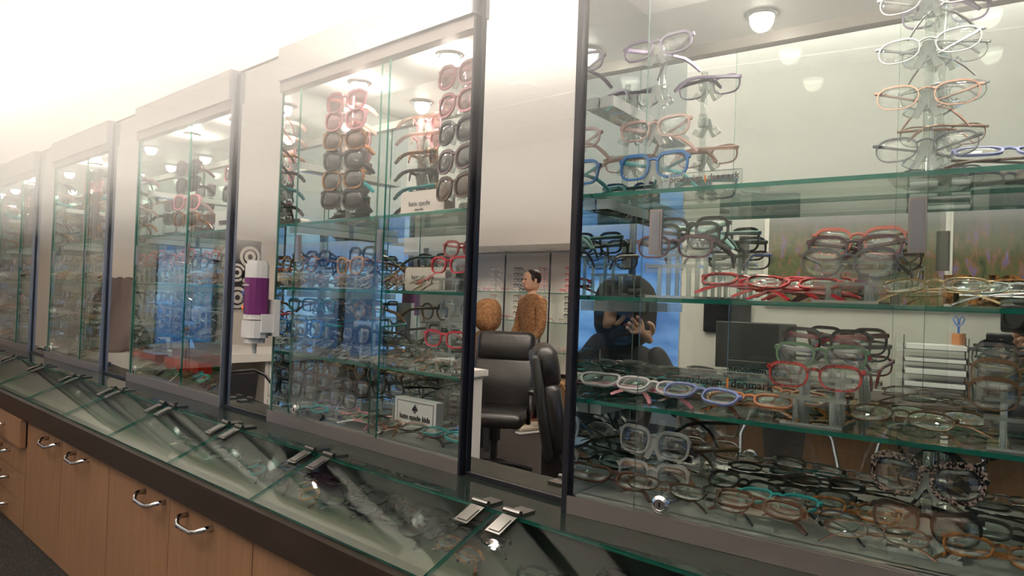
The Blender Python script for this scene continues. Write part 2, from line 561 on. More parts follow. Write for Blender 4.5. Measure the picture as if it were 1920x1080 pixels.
# ------------------------------------------------------------------ eyeglasses
SHAPES = {   # lens w, lens h, roundness, outer lift, rim thickness, rim depth, bridge gap, metal pads
    'rect':   (.053, .033, 3.0, .0015, .0030, .0036, .018, False),
    'square': (.052, .041, 3.4, .0015, .0036, .0040, .018, False),
    'round':  (.047, .043, 2.1, 0,     .0032, .0036, .020, False),
    'cat':    (.054, .040, 2.6, .006,  .0034, .0040, .017, False),
    'bold':   (.056, .045, 2.9, .005,  .0058, .0050, .016, False),
    'wire':   (.052, .033, 2.6, .001,  .0016, .0018, .020, True),
    'browline': (.053, .038, 2.8, .002, .0020, .0024, .019, True),
    'sun':    (.060, .050, 2.6, .004,  .0046, .0046, .016, False),
}
def outline(S, side, N):
    w, h, n, lift, t_, dp, br, _ = SHAPES[S]
    cx = side * (br / 2 + w / 2)
    P = []
    for i in range(N):
        a = 2 * math.pi * i / N
        c, s_ = math.cos(a), math.sin(a)
        x = w / 2 * math.copysign(abs(c) ** (2 / n), c)
        z = h / 2 * math.copysign(abs(s_) ** (2 / n), s_)
        xo = x * side / (w / 2)             # +1 at the outer side
        if z > 0: z += lift * max(0, xo) * (z / (h / 2))
        if z < 0: x *= 1 - .10 * (-z / (h / 2))   # narrower at the bottom
        P.append((cx + x, z))
    return P
def curve_y(x):
    return .9 * x * x
def rim(mb, S, side, N, mat):
    w, h, n, lift, t_, dp, br, _ = SHAPES[S]
    P = outline(S, side, N)
    b = len(mb.v)
    mi = mb.mi(mat)
    for i in range(N):
        p0, p1 = P[i - 1], P[(i + 1) % N]
        tx, tz = p1[0] - p0[0], p1[1] - p0[1]
        l = math.hypot(tx, tz) or 1
        nx, nz = tz / l, -tx / l
        x, z = P[i]
        top = 1 + .6 * max(0, z / (h / 2))
        if S == 'browline': top = 1 + 1.6 * max(0, z / (h / 2)) ** 2
        tt = t_ * top
        for (o_, d_) in ((-.25 * tt, 0), (.75 * tt, 0), (.75 * tt, dp), (-.25 * tt, dp)):
            X = x + nx * o_
            mb.v.append((X, curve_y(X) + d_, z + nz * o_))
    for i in range(N):
        j = (i + 1) % N
        for k in range(4):
            k2 = (k + 1) % 4
            mb.f.append((b + i * 4 + k, b + j * 4 + k, b + j * 4 + k2, b + i * 4 + k2)); mb.m.append(mi)
def front(S, N, mb, mat):
    w, h, n, lift, t_, dp, br, met = SHAPES[S]
    rim(mb, S, -1, N, mat); rim(mb, S, 1, N, mat)
    zb = h * .22
    e = br / 2 + .0015
    r_ = t_ * .55 if not met else t_ * .7
    mb.tube([(-e, dp / 2, zb), (-e * .5, dp / 2 - .0005, zb + .003), (0, dp / 2 - .001, zb + .004), (e * .5, dp / 2 - .0005, zb + .003), (e, dp / 2, zb)], r_, mat, 6, flat=(1.0, 1.1))
    xo = br / 2 + w
    zt = h * .30 + lift * .6
    for sd in (-1, 1):
        M = Matrix.Identity(4)
        x0, x1 = xo - .003, xo + .005
        if sd < 0: x0, x1 = -x1, -x0
        mb.box(x0, x1, curve_y(xo), curve_y(xo) + dp + .003, zt - t_ * .9, zt + t_ * .9, mat)
def lens_m(S, side, N, mat, mb):
    P = outline(S, side, N)
    cx = sum(p[0] for p in P) / N
    cz = sum(p[1] for p in P) / N
    dp = SHAPES[S][5]
    b = len(mb.v); mi = mb.mi(mat)
    for lay in (0, 1):
        off = dp * .35 + lay * .0012
        mb.v.append((cx, curve_y(cx) + off - .0022, cz))
        for k, f_ in ((0, .55), (1, .995)):
            for (x, z) in P:
                X, Z = cx + (x - cx) * f_, cz + (z - cz) * f_
                mb.v.append((X, curve_y(X) + off - .0022 * (1 - f_ * f_), Z))
    st = 1 + 2 * N
    for lay in (0, 1):
        o = b + lay * st
        for i in range(N):
            j = (i + 1) % N
            q = [(o, o + 1 + i, o + 1 + j)], [(o + 1 + i, o + 1 + N + i, o + 1 + N + j, o + 1 + j)]
            for g_ in q:
                for f_ in g_:
                    mb.f.append(tuple(reversed(f_)) if lay else f_); mb.m.append(mi)
    for i in range(N):
        j = (i + 1) % N
        mb.f.append((b + 1 + N + i, b + st + 1 + N + i, b + st + 1 + N + j, b + 1 + N + j)); mb.m.append(mi)
POSE = {'open': (2, 2, .0, .0), 'half': (50, 56, .0, .010), 'folded': (86, 88, .004, .011)}
def temple(S, side, pose, mat, mb):
    w, h, n, lift, t_, dp, br, met = SHAPES[S]
    xh = br / 2 + w + .0035
    zt = h * .30 + lift * .6
    al = R(POSE[pose][0] if side > 0 else POSE[pose][1])
    off = POSE[pose][2] if side > 0 else POSE[pose][3]
    y0 = curve_y(xh) + dp + (off if pose == 'folded' else 0)
    zo = -.0 if side > 0 else (-.006 if pose == 'half' else 0)
    def pt(s_, dz):
        return (side * (xh - s_ * math.sin(al)), y0 + s_ * math.cos(al), zt + dz)
    th = (.0011 if met else .0017)
    hh = (.0017 if met else .0030)
    if S in ('bold', 'sun'): hh *= 1.5
    P = [pt(0, 0), pt(.006, 0), pt(.045, zo * .4), pt(.088, zo), pt(.108, zo - .004), pt(.124, zo - .014), pt(.138, zo - .027)]
    mb.tube(P, [1, 1.1, .85, .8, .85, 1.0, .75], mat, 6, flat=(th, hh))
def pads_m(S, side, mb):
    w, h, n, lift, t_, dp, br, met = SHAPES[S]
    x = side * (br / 2 - .0015)
    mb.tube([(x + side * .002, dp, 0), (x, dp + .004, -.002)], .0006, 'f_silver', 5)
    M = Matrix.Translation((x - side * .001, dp + .005, -.004)) @ Euler((R(10), R(14 * side), 0)).to_matrix().to_4x4()
    mb.rbox(-.0012, .0012, -.003, .003, -.006, .006, .001, 'acrylic', M=M, seg=2)

CACHE = {}
def parts_of(S, pose, N):
    key = (S, pose, N)
    if key not in CACHE:
        d = {}
        mb = MB(); front(S, N, mb, 'f_black'); d['front'] = mb.mesh('frame_front')
        for sd, nm in ((-1, 'lensL'), (1, 'lensR')):
            mb = MB(); lens_m(S, sd, N, 'lens', mb); d[nm] = mb.mesh('lens', True)
        for sd, nm in ((-1, 'templeL'), (1, 'templeR')):
            mb = MB(); temple(S, sd, pose, 'f_black', mb); d[nm] = mb.mesh('temple')
        if SHAPES[S][7]:
            for sd, nm in ((-1, 'padL'), (1, 'padR')):
                mb = MB(); pads_m(S, sd, mb); d[nm] = mb.mesh('nose_pad', True)
        CACHE[key] = d
    return CACHE[key]
FAR = {}
def far_mesh(S, pose, fm, tm, lm):
    key = (S, pose, fm, tm, lm)
    if key not in FAR:
        mb = MB(); N = 14
        front(S, N, mb, fm)
        for sd in (-1, 1):
            temple(S, sd, pose, tm, mb)
        for sd in (-1, 1):
            lens_m(S, sd, N, lm, mb)
        FAR[key] = mb.mesh('eyeglasses')
    return FAR[key]
def verts_for(S, pose):
    k = ('v', S, pose)
    if k not in CACHE:
        V = []
        for me in parts_of(S, pose, 24).values():
            V += [v.co.copy() for v in me.vertices]
        CACHE[k] = V
    return CACHE[k]
def glasses(style, loc, label, group, pose='folded', yaw=0, tilt=0, rolly=0, rest=None, detail=True, cat='eyeglasses'):
    S, fm, tm, lm = style
    rot = Euler((0, 0, yaw)).to_matrix() @ Matrix.Rotation(rolly, 3, 'Y') @ Matrix.Rotation(-tilt, 3, 'X')
    z = loc[2]
    if rest is not None:
        z = rest - min((rot @ v).z for v in verts_for(S, pose)) + .0004
    sun = lm.startswith('sun')
    name = 'sunglasses' if sun else 'eyeglasses'
    cat = name
    if not detail:
        o = bpy.data.objects.new(name, far_mesh(S, pose, fm, tm, lm))
        COL.objects.link(o)
    else:
        o = bpy.data.objects.new(name, None); o.empty_display_size = .02
        COL.objects.link(o)
        for k, me in parts_of(S, pose, 24).items():
            nm = {'f': 'frame_front', 'l': 'lens', 't': 'temple', 'p': 'nose_pad'}[k[0]]
            c = bpy.data.objects.new(nm, me)
            COL.objects.link(c); c.parent = o
            mt = {'f': fm, 'l': lm, 't': tm}.get(k[0])
            if mt:
                c.material_slots[0].link = 'OBJECT'
                c.material_slots[0].material = MAT[mt]
    o.location = (loc[0], loc[1], z)
    o.rotation_euler = rot.to_euler()
    return tag(o, label, cat, group)

STY = {
 'black rectangular': ('rect', 'f_black', 'f_black', 'lens'),
 'black square': ('square', 'f_black', 'f_black', 'lens'),
 'brown rectangular': ('rect', 'f_brown', 'f_brown', 'lens'),
 'plum rectangular': ('rect', 'f_plum', 'f_plum', 'lens'),
 'dark green': ('square', 'f_dkgreen', 'f_dkgreen', 'lens'),
 'black and mint': ('square', 'f_black', 'f_mint', 'lens'),
 'bright red': ('rect', 'f_red', 'f_red', 'lens'),
 'coral rimmed': ('browline', 'f_coral', 'f_tort', 'lens'),
 'green rimmed': ('rect', 'f_green', 'f_white', 'lens'),
 'black and red': ('square', 'f_black', 'f_red', 'lens'),
 'red tortoiseshell': ('rect', 'f_redtort', 'f_red', 'lens'),
 'white and pink': ('rect', 'f_white', 'f_pink', 'lens'),
 'periwinkle blue': ('rect', 'f_periwinkle', 'f_brown', 'lens'),
 'orange brown': ('rect', 'f_orange', 'f_tort', 'lens'),
 'teal': ('rect', 'f_teal', 'f_black', 'lens'),
 'blue': ('square', 'f_blue', 'f_teal', 'lens'),
 'clear': ('round', 'f_clear', 'f_clear', 'lens'),
 'clear square': ('square', 'f_clear', 'f_black', 'lens'),
 'clear pink': ('rect', 'f_clearpink', 'f_clearpink', 'lens'),
 'clear and caramel': ('square', 'f_clear', 'f_caramel', 'lens'),
 'lilac': ('rect', 'f_lilac', 'f_lilac', 'lens'),
 'gunmetal wire': ('wire', 'f_gun', 'f_gun', 'lens'),
 'gunmetal browline': ('browline', 'f_gun', 'f_black', 'lens'),
 'silver wire': ('wire', 'f_silver', 'f_silver', 'lens'),
 'gold wire': ('wire', 'f_gold', 'f_gold', 'lens'),
 'rose gold wire': ('wire', 'f_rosegold', 'f_rosegold', 'lens'),
 'bronze wire': ('wire', 'f_bronze', 'f_bronze', 'lens'),
 'bronze and olive': ('browline', 'f_bronze', 'f_olive', 'lens'),
 'tortoiseshell': ('round', 'f_tort', 'f_tort', 'lens'),
 'tortoiseshell rectangular': ('rect', 'f_tort', 'f_tort', 'lens'),
 'snakeskin patterned': ('bold', 'f_snake', 'f_black', 'lens'),
 'bold black': ('cat', 'f_black', 'f_black', 'lens'),
 'caramel': ('cat', 'f_caramel', 'f_tort', 'lens'),
 'pink': ('cat', 'f_pink', 'f_pink', 'lens'),
 'dark sun': ('sun', 'f_black', 'f_black', 'sun_lens_grey'),
 'tortoiseshell sun': ('sun', 'f_tort', 'f_tort', 'sun_lens_brown'),
 'rose sun': ('sun', 'f_pink', 'f_clearpink', 'sun_lens_rose'),
 'brown sun': ('sun', 'f_brown', 'f_gold', 'sun_lens_brown'),
 'teal sun': ('sun', 'f_tort', 'f_teal', 'sun_lens_grey'),
 'plum sun': ('sun', 'f_plum', 'f_plum', 'sun_lens_grey'),
}

# ------------------------------------------------------------------ display cases
CW, CDP = .763, .222
CASES = {1: (-.705, .955, R(6.0)), 2: (-1.7665, .9866, 0), 3: (-2.8172, .9866, 0), 4: (-3.8823, .9866, 0), 5: (-4.945, .9866, 0)}
CNAME = {1: 'nearest case', 2: 'second nearest case', 3: 'middle case', 4: 'second farthest case', 5: 'farthest case'}
DOOR = {1: (.118, .515, .478), 2: (.088, .474, .432), 3: (.012, .455, .425), 4: (.02, .47, .44), 5: (.02, .47, .44)}
Z1, Z2, Z3, ZB = .19, .0106, -.17, -.330
def Wc(c, x, y, z=0):
    X0, Y0, a = CASES[c]
    return (X0 + x * math.cos(a) - y * math.sin(a), Y0 + x * math.sin(a) + y * math.cos(a), EYE + z)

for c, (X0, Y0, ang) in CASES.items():
    t_ = thing('display_case', 'tall mirrored glass display case with sliding doors, the %s of five' % CNAME[c].replace(' case', ''), 'display case', (X0, Y0, EYE), ang, 'mirrored glass display cases along the counter')
    MB().box(.0, CW, -.020, .012, .580, .672, 'mirror_panel', edge='steel_trim').build('header', t_)
    MB().box(CW - .001, CW + .004, -.0205, .012, .5795, .6725, 'steel_trim').build('header_end', t_)
    MB().box(.004, CW - .004, .012, CDP, .575, .600, 'white_plastic').build('top_panel', t_)
    MB().box(.0, CW, -.012, .016, .552, .580, 'aluminium').build('top_track', t_)
    MB().box(.006, CW - .006, CDP, CDP + .006, -.36, .575, 'mirror_back').build('back_mirror', t_)
    MB().box(.0, .006, .0, CDP + .006, -.36, .575, 'mirror_side', edge='dark_trim' if c == 1 else 'glass_edge').build('side_mirror', t_)
    MB().box(CW - .006, CW, .0, CDP + .006, -.36, .575, 'mirror_side', edge='dark_trim').build('side_mirror', t_)
    MB().box(CW - .0, CW + .006, -.012, .004, -.36, .58, 'steel_trim' if c > 2 else 'dark_trim').build('edge_trim', t_)
    MB().box(-.010 if c == 1 else -.004, .001, -.012 if c == 1 else -.002, .006, -.36, .58, 'dark_trim' if c == 1 else 'door_edge').build('edge_trim', t_)
    MB().box(.007, CW - .007, .004, CDP - .001, -.348, ZB, 'base_board').build('base', t_)
    mb = MB()
    mb.box(.0, CW, -.012, .022, -.36, -.338, 'aluminium'); mb.box(.0, CW, -.012, -.008, -.338, -.330, 'aluminium'); mb.box(.0, CW, .018, .022, -.338, -.330, 'aluminium')
    mb.build('bottom_track', t_)
    for z in (Z1, Z2, Z3):
        MB().box(.0075, CW - .0075, .030, CDP - .003, z - .007, z, 'shelf_glass', edge='glass_edge').build('shelf', t_)
        mb = MB(); mb.box(.0075, .030, .045, CDP - .008, z - .026, z - .0078, 'acrylic', edge='acrylic_edge')
        mb.build('shelf_support', t_)
        mb = MB(); mb.box(CW - .030, CW - .0075, .045, CDP - .008, z - .026, z - .0078, 'acrylic', edge='acrylic_edge')
        mb.build('shelf_support', t_)
    MB().box(.0075, .034, .045, CDP - .008, .345, .364, 'acrylic', edge='acrylic_edge').build('shelf_support', t_)
    dl0, dl1, dr0 = DOOR[c]
    for (a, b, y) in ((dl0, dl1, .0), (dr0, CW - .004, .009)):
        d = MB().box(a, b, y, y + .005, -.333, .556, 'door_glass', edge='door_edge' if c == 1 else 'glass_edge').build('sliding_door', t_)
        mb = MB(); M = Matrix.Translation((a + .026, y - .006, .115))
        mb.box(-.0105, .0105, -.0005, .0055, -.036, .036, 'aluminium', M=M)
        mb.box(-.0075, .0075, -.0015, -.0005, -.032, .032, 'steel_trim', M=M)
        mb.build('handle', d)
        mb = MB(); mb.box(a, b, y - .004, y, -.352, -.330, 'aluminium'); mb.build('bottom_rail', d)
    mb = MB(); M = Matrix.Translation((dl0 + .05, -.004, -.312)) @ Matrix.Rotation(R(90), 4, 'X')
    mb.lathe([(.012, -.004), (.014, -.002), (.014, .006), (.009, .009), (.008, .0085)], 'chrome', 20, M=M)
    mb.box(-.0012, .0012, -.004, .004, .0085, .0098, 'black_plastic', M=M)
    mb.build('lock', t_)
    for x in (.2, .56):
        MB().lathe([(.028, .568), (.030, .572), (.030, .5755)], 'chrome', 20, M=Matrix.Translation((x, .11, 0))).build('puck_housing', t_)
        MB().lathe([(.024, .5665), (.024, .5678)], 'lamp_glow', 20, M=Matrix.Translation((x, .11, 0))).build('puck_light', t_)
        p = Wc(c, x, .11, .562)
        lamp('case_bulb', 'POINT', p, 8.5 * K, (1, .90, .78), .022)

# mirror panels between the cases
def gapm(p0, p1, i, label):
    a = math.atan2(p1[1] - p0[1], p1[0] - p0[0]); w = math.hypot(p1[0] - p0[0], p1[1] - p0[1])
    t_ = thing('mirror_panel', label, 'mirror', (p0[0], p0[1], EYE), a, 'mirror strips between the display cases')
    MB().box(.012, w - .012, .004, .010, -.352, .660, 'mirror_panel').build('mirror_glass', t_)
    mb = MB(); mb.box(.010, w - .010, .0, .012, -.36, -.352, 'dark_trim')
    mb.box(.010, .014, .0, .012, -.352, .66, 'dark_trim')
    mb.build('mirror_trim', t_)
ends = {c: (Wc(c, 0, .0)[:2], Wc(c, CW, 0)[:2]) for c in CASES}
gapm(ends[2][1], (ends[1][0][0] + .006, .9866), 0, 'wide mirror panel between the two nearest display cases')
gapm(ends[3][1], ends[2][0], 1, 'mirror panel beside hand sanitizer, left of the second nearest display case')
gapm(ends[4][1], ends[3][0], 2, 'mirror panel left of the middle display case')
gapm(ends[5][1], ends[4][0], 3, 'narrow far mirror panel left of the second farthest display case')
gapm((ends[5][0][0] - .29, ends[5][0][1]), ends[5][0], 4, 'mirror panel at the left edge beyond the farthest display case')
sb('trim_2', ends[5][0][0] - 3.2, ends[5][0][0] - .30, .985, 1.24, EYE - .36, EYE + .675, mat='wall_paint')

# ------------------------------------------------------------------ counter with the sloping glass lids
CX0, CX1 = -5.6, .9
ct = thing('display_counter', 'long counter with hinged sloping glass lids and dark laminate front edge', 'counter', (0, 0, EYE))
mb = MB(); mb.box(CX0, CX1, .690, .706, -.500, -.437, 'dark_laminate'); mb.box(CX0, CX1, .706, .716, -.500, -.441, 'dark_laminate')
mb.build('front_edge', ct)
MB().box(CX0, CX1, .716, 1.24, -.500, -.488, 'tray_grey').build('tray_floor', ct)
MB().box(CX0, CX1, .785, .822, -.4879, -.464, 'tray_strip').build('light_strip', ct)
MB().box(CX0, CX1, .823, 1.24, -.4879, -.4855, 'tray_felt').build('tray_liner', ct)
MB().box(CX0, CX1, .868, 1.24, -.3672, -.3605, 'deck_glass', edge='glass_edge').build('fixed_top_glass', ct)
JX = [-5.2, -4.78, -4.36, -3.93, -3.47, -3.02, -2.58, -2.16, -1.745, -1.335, -.795, -.25, .29, .83]
SLA = math.atan2(.070, .162)
for i in range(len(JX) - 1):
    a, b = JX[i] + .002, JX[i + 1] - .002
    M = Matrix.Translation((0, .868, -.3605)) @ Matrix.Rotation(SLA, 4, 'X')
    ln = math.hypot(.070, .162)
    pn = MB().box(a, b, -ln, -.001, -.006, 0, 'pane_glass', M=M, edge='glass_edge').build('glass_lid', ct)
    for hx in (a + .035, b - .035):
        mb = MB()
        mb.box(hx - .016, hx + .016, -.052, -.006, .0004, .004, 'hinge_steel', M=M)
        mb.box(hx - .011, hx + .011, -.047, -.015, .004, .0055, 'hinge_steel', M=M)
        T = Matrix.Translation((0, .868, -.3605))
        mb.box(hx - .016, hx + .016, .006, .040, .0004, .004, 'hinge_steel', M=T)
        mb.tube([(hx - .018, 0, .006), (hx + .018, 0, .006)], .0052, 'hinge_steel', 10, M=T)
        mb.build('hinge', pn)
# ------------------------------------------------------------------ base cabinets
def bow_handle(parent, x, z, y=.706, w=.125):
    mb = MB()
    mb.tube([(x - w / 2, y + .004, z + .006), (x - w / 2, y - .018, z + .006), (x - w / 2 + .012, y - .028, z), (x - w / 4, y - .034, z - .004), (x + w / 4, y - .034, z - .004), (x + w / 2 - .012, y - .028, z), (x + w / 2, y - .018, z + .006), (x + w / 2, y + .004, z + .006)],
            [.0075, .006, .0055, .005, .005, .0055, .006, .0075], 'chrome', 10)
    mb.build('handle', parent, True)
DX = [-2.98, -2.573, -2.14, -1.723, -1.315, -.905, -.495, -.085, .325]
DLAB = ['narrow maple base cabinet door beside the drawer stack under the counter', 'maple base cabinet second to the right of the drawers', 'maple base cabinet third to the right of the drawers', 'maple base cabinet fourth to the right of the drawers, handle near its left side',
        'maple base cabinet fifth to the right of the drawers', 'maple base cabinet sixth to the right of the drawers, mostly in shadow', 'maple base cabinet seventh to the right of the drawers', 'maple base cabinet at the far right']
HXO = [.5, -.235, .5, -.235, .5, -.235, .5, -.235]
hand = [-2.66, -2.375, -1.815, -1.56, -1.0, -.74, -.18, .08]
for i in range(5):
    a, b = DX[i] + .0015, DX[i + 1] - .0015
    t_ = thing('base_cabinet', DLAB[i], 'cabinet', (0, 0, EYE), group='maple base cabinets under the counter')
    MB().box(a, b, .728, 1.24, -.912, -.504, 'maple').build('cabinet_body', t_)
    d = MB().box(a, b, .708, .727, -.912, -.503, 'maple').build('door', t_)
    bow_handle(d, hand[i], -.535)
t_ = thing('drawer_unit', 'maple drawer stack with four bow-handled drawers at the left end', 'cabinet', (0, 0, EYE))
MB().box(-3.60, -2.983, .728, 1.24, -.912, -.504, 'maple').build('cabinet_body', t_)
zz = [-.503, -.606, -.708, -.810, -.912]
for i in range(4):
    yo = -.022 if i == 0 else 0
    d = MB().box(-3.597, -2.985, .708 + yo, .727 + yo, zz[i + 1] + .0015, zz[i] - .0015, 'maple').build('drawer', t_)
    bow_handle(d, -3.27, (zz[i] + zz[i + 1]) / 2, .706 + yo)
t_ = thing('drawer_unit', 'maple drawer stack beyond the left frame edge of the counter', 'cabinet', (0, 0, EYE))
MB().box(-4.6, -3.605, .728, 1.24, -.912, -.504, 'maple').build('cabinet_body', t_)
MB().box(-4.597, -3.607, .708, .727, -.912, -.503, 'maple').build('door', t_)
sb('baseboard_display', -5.6, .9, .722, 1.24, 0, EYE - .913, mat='carpet')

# ------------------------------------------------------------------ display furniture
def rod_stand(c, x, y, shelf, top, holders, label):
    p = Wc(c, x, y, shelf)
    t_ = thing('rod_stand', label, 'display stand', (p[0], p[1], p[2] + .0003), CASES[c][2], 'clear acrylic rod stands holding glasses')
    MB().box(-.045, .045, -.045, .045, 0, .006, 'acrylic', edge='acrylic_edge').build('base_plate', t_)
    MB().lathe([(.0065, .006), (.0065, top - shelf)], 'acrylic', 10).build('rod', t_, True)
    for hz in holders:
        mb = MB(); z = hz - shelf
        M = Matrix.Translation((0, -.008, z))
        mb.prism([(-.006, .010), (.006, .010), (.013, -.016), (.019, -.026), (.010, -.029), (0, -.010), (-.010, -.029), (-.019, -.026), (-.013, -.016)], -.020, -.0165, 'acrylic_edge', M=M)
        mb.box(-.0045, .0045, -.019, .002, -.008, .008, 'acrylic', M=M)
        mb.lathe([(.010, -.012), (.011, -.006), (.011, .008), (.009, .013)], 'acrylic', 12, M=Matrix.Translation((0, 0, z)))
        mb.prism([(-.020, -.026), (-.013, -.016), (-.022, -.010), (-.030, -.020)], -.019, -.006, 'acrylic', M=M)
        mb.prism([(.020, -.026), (.030, -.020), (.022, -.010), (.013, -.016)], -.019, -.006, 'acrylic', M=M)
        mb.build('nose_holder', t_)
    return t_
def ordw(i):
    return ['topmost', 'second', 'third', 'fourth', 'fifth', 'sixth', 'seventh', 'eighth'][i]
def on_rod(c, x, y, zs, styles, stand, detail=True, yaw=0):
    n = 0
    for i, (z, s_) in enumerate(zip(zs, styles)):
        if not s_:
            continue
        p = Wc(c, x, y, z)
        a = CASES[c][2]
        off = .033
        q = (p[0] + off * math.sin(a + yaw), p[1] - off * math.cos(a + yaw), p[2] + .002)
        sun = STY[s_][3].startswith('sun')
        lab = '%s %s, %s on the %s of the %s' % (s_.replace(' sun', ''), 'sunglasses' if sun else 'eyeglasses', ordw(i) + ('' if i == 0 else ' from top'), stand, CNAME[c])
        glasses(STY[s_], q, lab, 'glasses on rod stands', 'half', a + yaw + random.uniform(-.06, .06), R(6), random.uniform(-.05, .05), detail=detail)
def riser(c, x, y, shelf, steps, styles, label, glab, w=.085, dyy=.038, detail=True, pose0='open'):
    """stepped acrylic riser: steps = heights above the shelf of each platform, front to back"""
    p = Wc(c, x, y, shelf)
    t_ = thing('stepped_riser', label, 'display stand', (p[0], p[1], p[2] + .0003), CASES[c][2], 'stepped acrylic risers')
    yb = dyy * (len(steps) - 1)
    MB().box(-w / 2, w / 2, -.018, yb + .018, 0, .004, 'acrylic', edge='acrylic_edge').build('base_plate', t_)
    for i, h in enumerate(steps):
        MB().box(-w / 2 - .004, w / 2 + .004, dyy * i - .011, dyy * i + .011, h - .005, h, 'acrylic', edge='acrylic_edge').build('platform', t_)
        MB().box(-w / 2 - .004, w / 2 + .004, dyy * i - .0135, dyy * i - .011, h - .014, h + .003, 'acrylic', edge='acrylic_edge').build('platform_lip', t_)
        for sx_ in (-1, 1):
            MB().lathe([(.0042, .004), (.0042, h - .005)], 'acrylic_edge', 8, M=Matrix.Translation((sx_ * w * .30, dyy * i, 0))).build('post', t_, True)
        s_ = styles[i]
        if s_:
            q = Wc(c, x, y + dyy * i - .006, 0)
            glasses(STY[s_], q, '%s eyeglasses, %s %s of the %s' % (s_, ['front', 'middle', 'back', 'rear'][i] if len(steps) > 2 else ['front', 'back'][i], glab, CNAME[c]), 'glasses on stepped risers',
                    pose0 if i == 0 else 'half', CASES[c][2] + random.uniform(-.08, .05), R(4), 0, rest=EYE + shelf + h + .0012, detail=detail)
def lie(c, items, shelf, where, detail=True):
    """items: (x, y, yaw deg, style)"""
    items = sorted(items)
    byname = {}
    for i, it in enumerate(items):
        byname.setdefault(it[3], []).append(it)
    for k, L in byname.items():
        for j, (x, y, yw, s_) in enumerate(L):
            p = Wc(c, x, y, 0)
            if len(L) == 1: pre = 'the only %s eyeglasses' % s_
            else: pre = '%s %s eyeglasses from left' % (['first', 'second', 'third', 'fourth', 'fifth', 'sixth', 'seventh'][j], s_)
            lab = '%s lying %s, %s' % (pre, where, CNAME[c])
            glasses(STY[s_], p, lab, 'folded glasses lying ' + where, 'folded', CASES[c][2] + R(yw), R((74 if (c == 2 and shelf == ZB) else 61) + random.uniform(-6, 6)), R(random.uniform(-4, 4)), rest=EYE + shelf + .0003, detail=detail)

# --- nearest case
rod_stand(1, .092, .120, Z1, .475, (.450, .375, .306, .240), 'clear rod stand at the left end of the upper shelf in the nearest case')
on_rod(1, .092, .120, (.450, .375, .306, .240), ('lilac', None, 'clear pink', 'blue'), 'left rod')
rod_stand(1, .503, .120, Z1, .530, (.515, .445, .375, .305, .232), 'clear rod stand at the right of the upper shelf in the nearest case')
on_rod(1, .503, .120, (.515, .445, .375, .305, .232), ('lilac', 'silver wire', 'silver wire', 'rose gold wire', 'gunmetal wire'), 'right rod')
lie(1, [(.600, .11, 8, 'periwinkle blue'), (.70, .10, 0, 'gunmetal wire')], Z1, 'on the upper shelf')
riser(1, .152, .055, Z2, (.055, .076, .090), ('plum rectangular', 'dark green', 'black and mint'), 'three-step clear riser at left on the second shelf of the nearest case', 'of left riser, second shelf')
riser(1, .415, .052, Z2, (.030, .050, .066), ('gunmetal browline', 'plum rectangular', 'coral rimmed'), 'three-step clear riser at right on the second shelf of the nearest case', 'of right riser, second shelf')
lie(1, [(.262, .062, 4, 'red tortoiseshell'), (.300, .105, -10, 'bright red'), (.338, .068, -6, 'bright red'), (.345, .135, 4, 'bright red'),
        (.520, .060, 3, 'gold wire'), (.612, .058, -4, 'silver wire'), (.640, .125, 0, 'tortoiseshell rectangular')], Z2, 'on the second shelf')
lie(1, [(.030, .140, 10, 'black rectangular'), (.050, .075, -18, 'white and pink'), (.110, .145, -6, 'teal'), (.120, .055, 4, 'white and pink'), (.090, .110, 8, 'black rectangular'),
        (.190, .160, 0, 'teal'), (.205, .042, -10, 'periwinkle blue'), (.235, .135, -6, 'bronze wire'), (.280, .055, 6, 'orange brown'), (.310, .150, -8, 'orange brown'), (.33, .185, 2, 'tortoiseshell rectangular'),
        (.485, .050, -6, 'bronze wire'), (.520, .125, 2, 'bronze wire')], Z3, 'on the third shelf')
riser(1, .372, .062, Z3, (.042, .068, .088), ('red tortoiseshell', 'green rimmed', 'black and red'), 'nine-post clear riser in the middle of the third shelf of the nearest case', 'of middle riser, third shelf')
riser(1, .625, .062, Z3, (.042, .062, .082), ('bronze and olive', 'bronze and olive', 'gunmetal browline'), 'clear riser at the right end of the third shelf in the nearest case', 'of right riser, third shelf')
rod_stand(1, .112, .115, ZB, -.205, (-.240, -.297), 'short clear rod stand at lower left of the nearest case')
on_rod(1, .112, .115, (-.240, -.297), ('clear square', 'clear and caramel'), 'lower left rod')
rod_stand(1, .515, .110, ZB, -.195, (-.228, -.290), 'short clear rod stand at lower right of the nearest case')
on_rod(1, .515, .110, (-.228, -.290), ('snakeskin patterned', 'bold black'), 'lower right rod')
lie(1, [(.055, .050, -4, 'brown rectangular'), (.050, .165, 10, 'black rectangular'), (.150, .048, 6, 'bronze wire'), (.225, .050, -8, 'gunmetal wire'), (.245, .150, -12, 'black rectangular'), (.30, .050, 2, 'brown rectangular'),
        (.310, .110, -6, 'teal'), (.350, .165, 6, 'black rectangular'), (.375, .065, -6, 'gunmetal wire'), (.415, .130, 4, 'tortoiseshell rectangular'), (.460, .045, 4, 'rose gold wire'), (.600, .060, -6, 'tortoiseshell rectangular'), (.62, .15, 4, 'black rectangular')], ZB, 'on the lowest level')

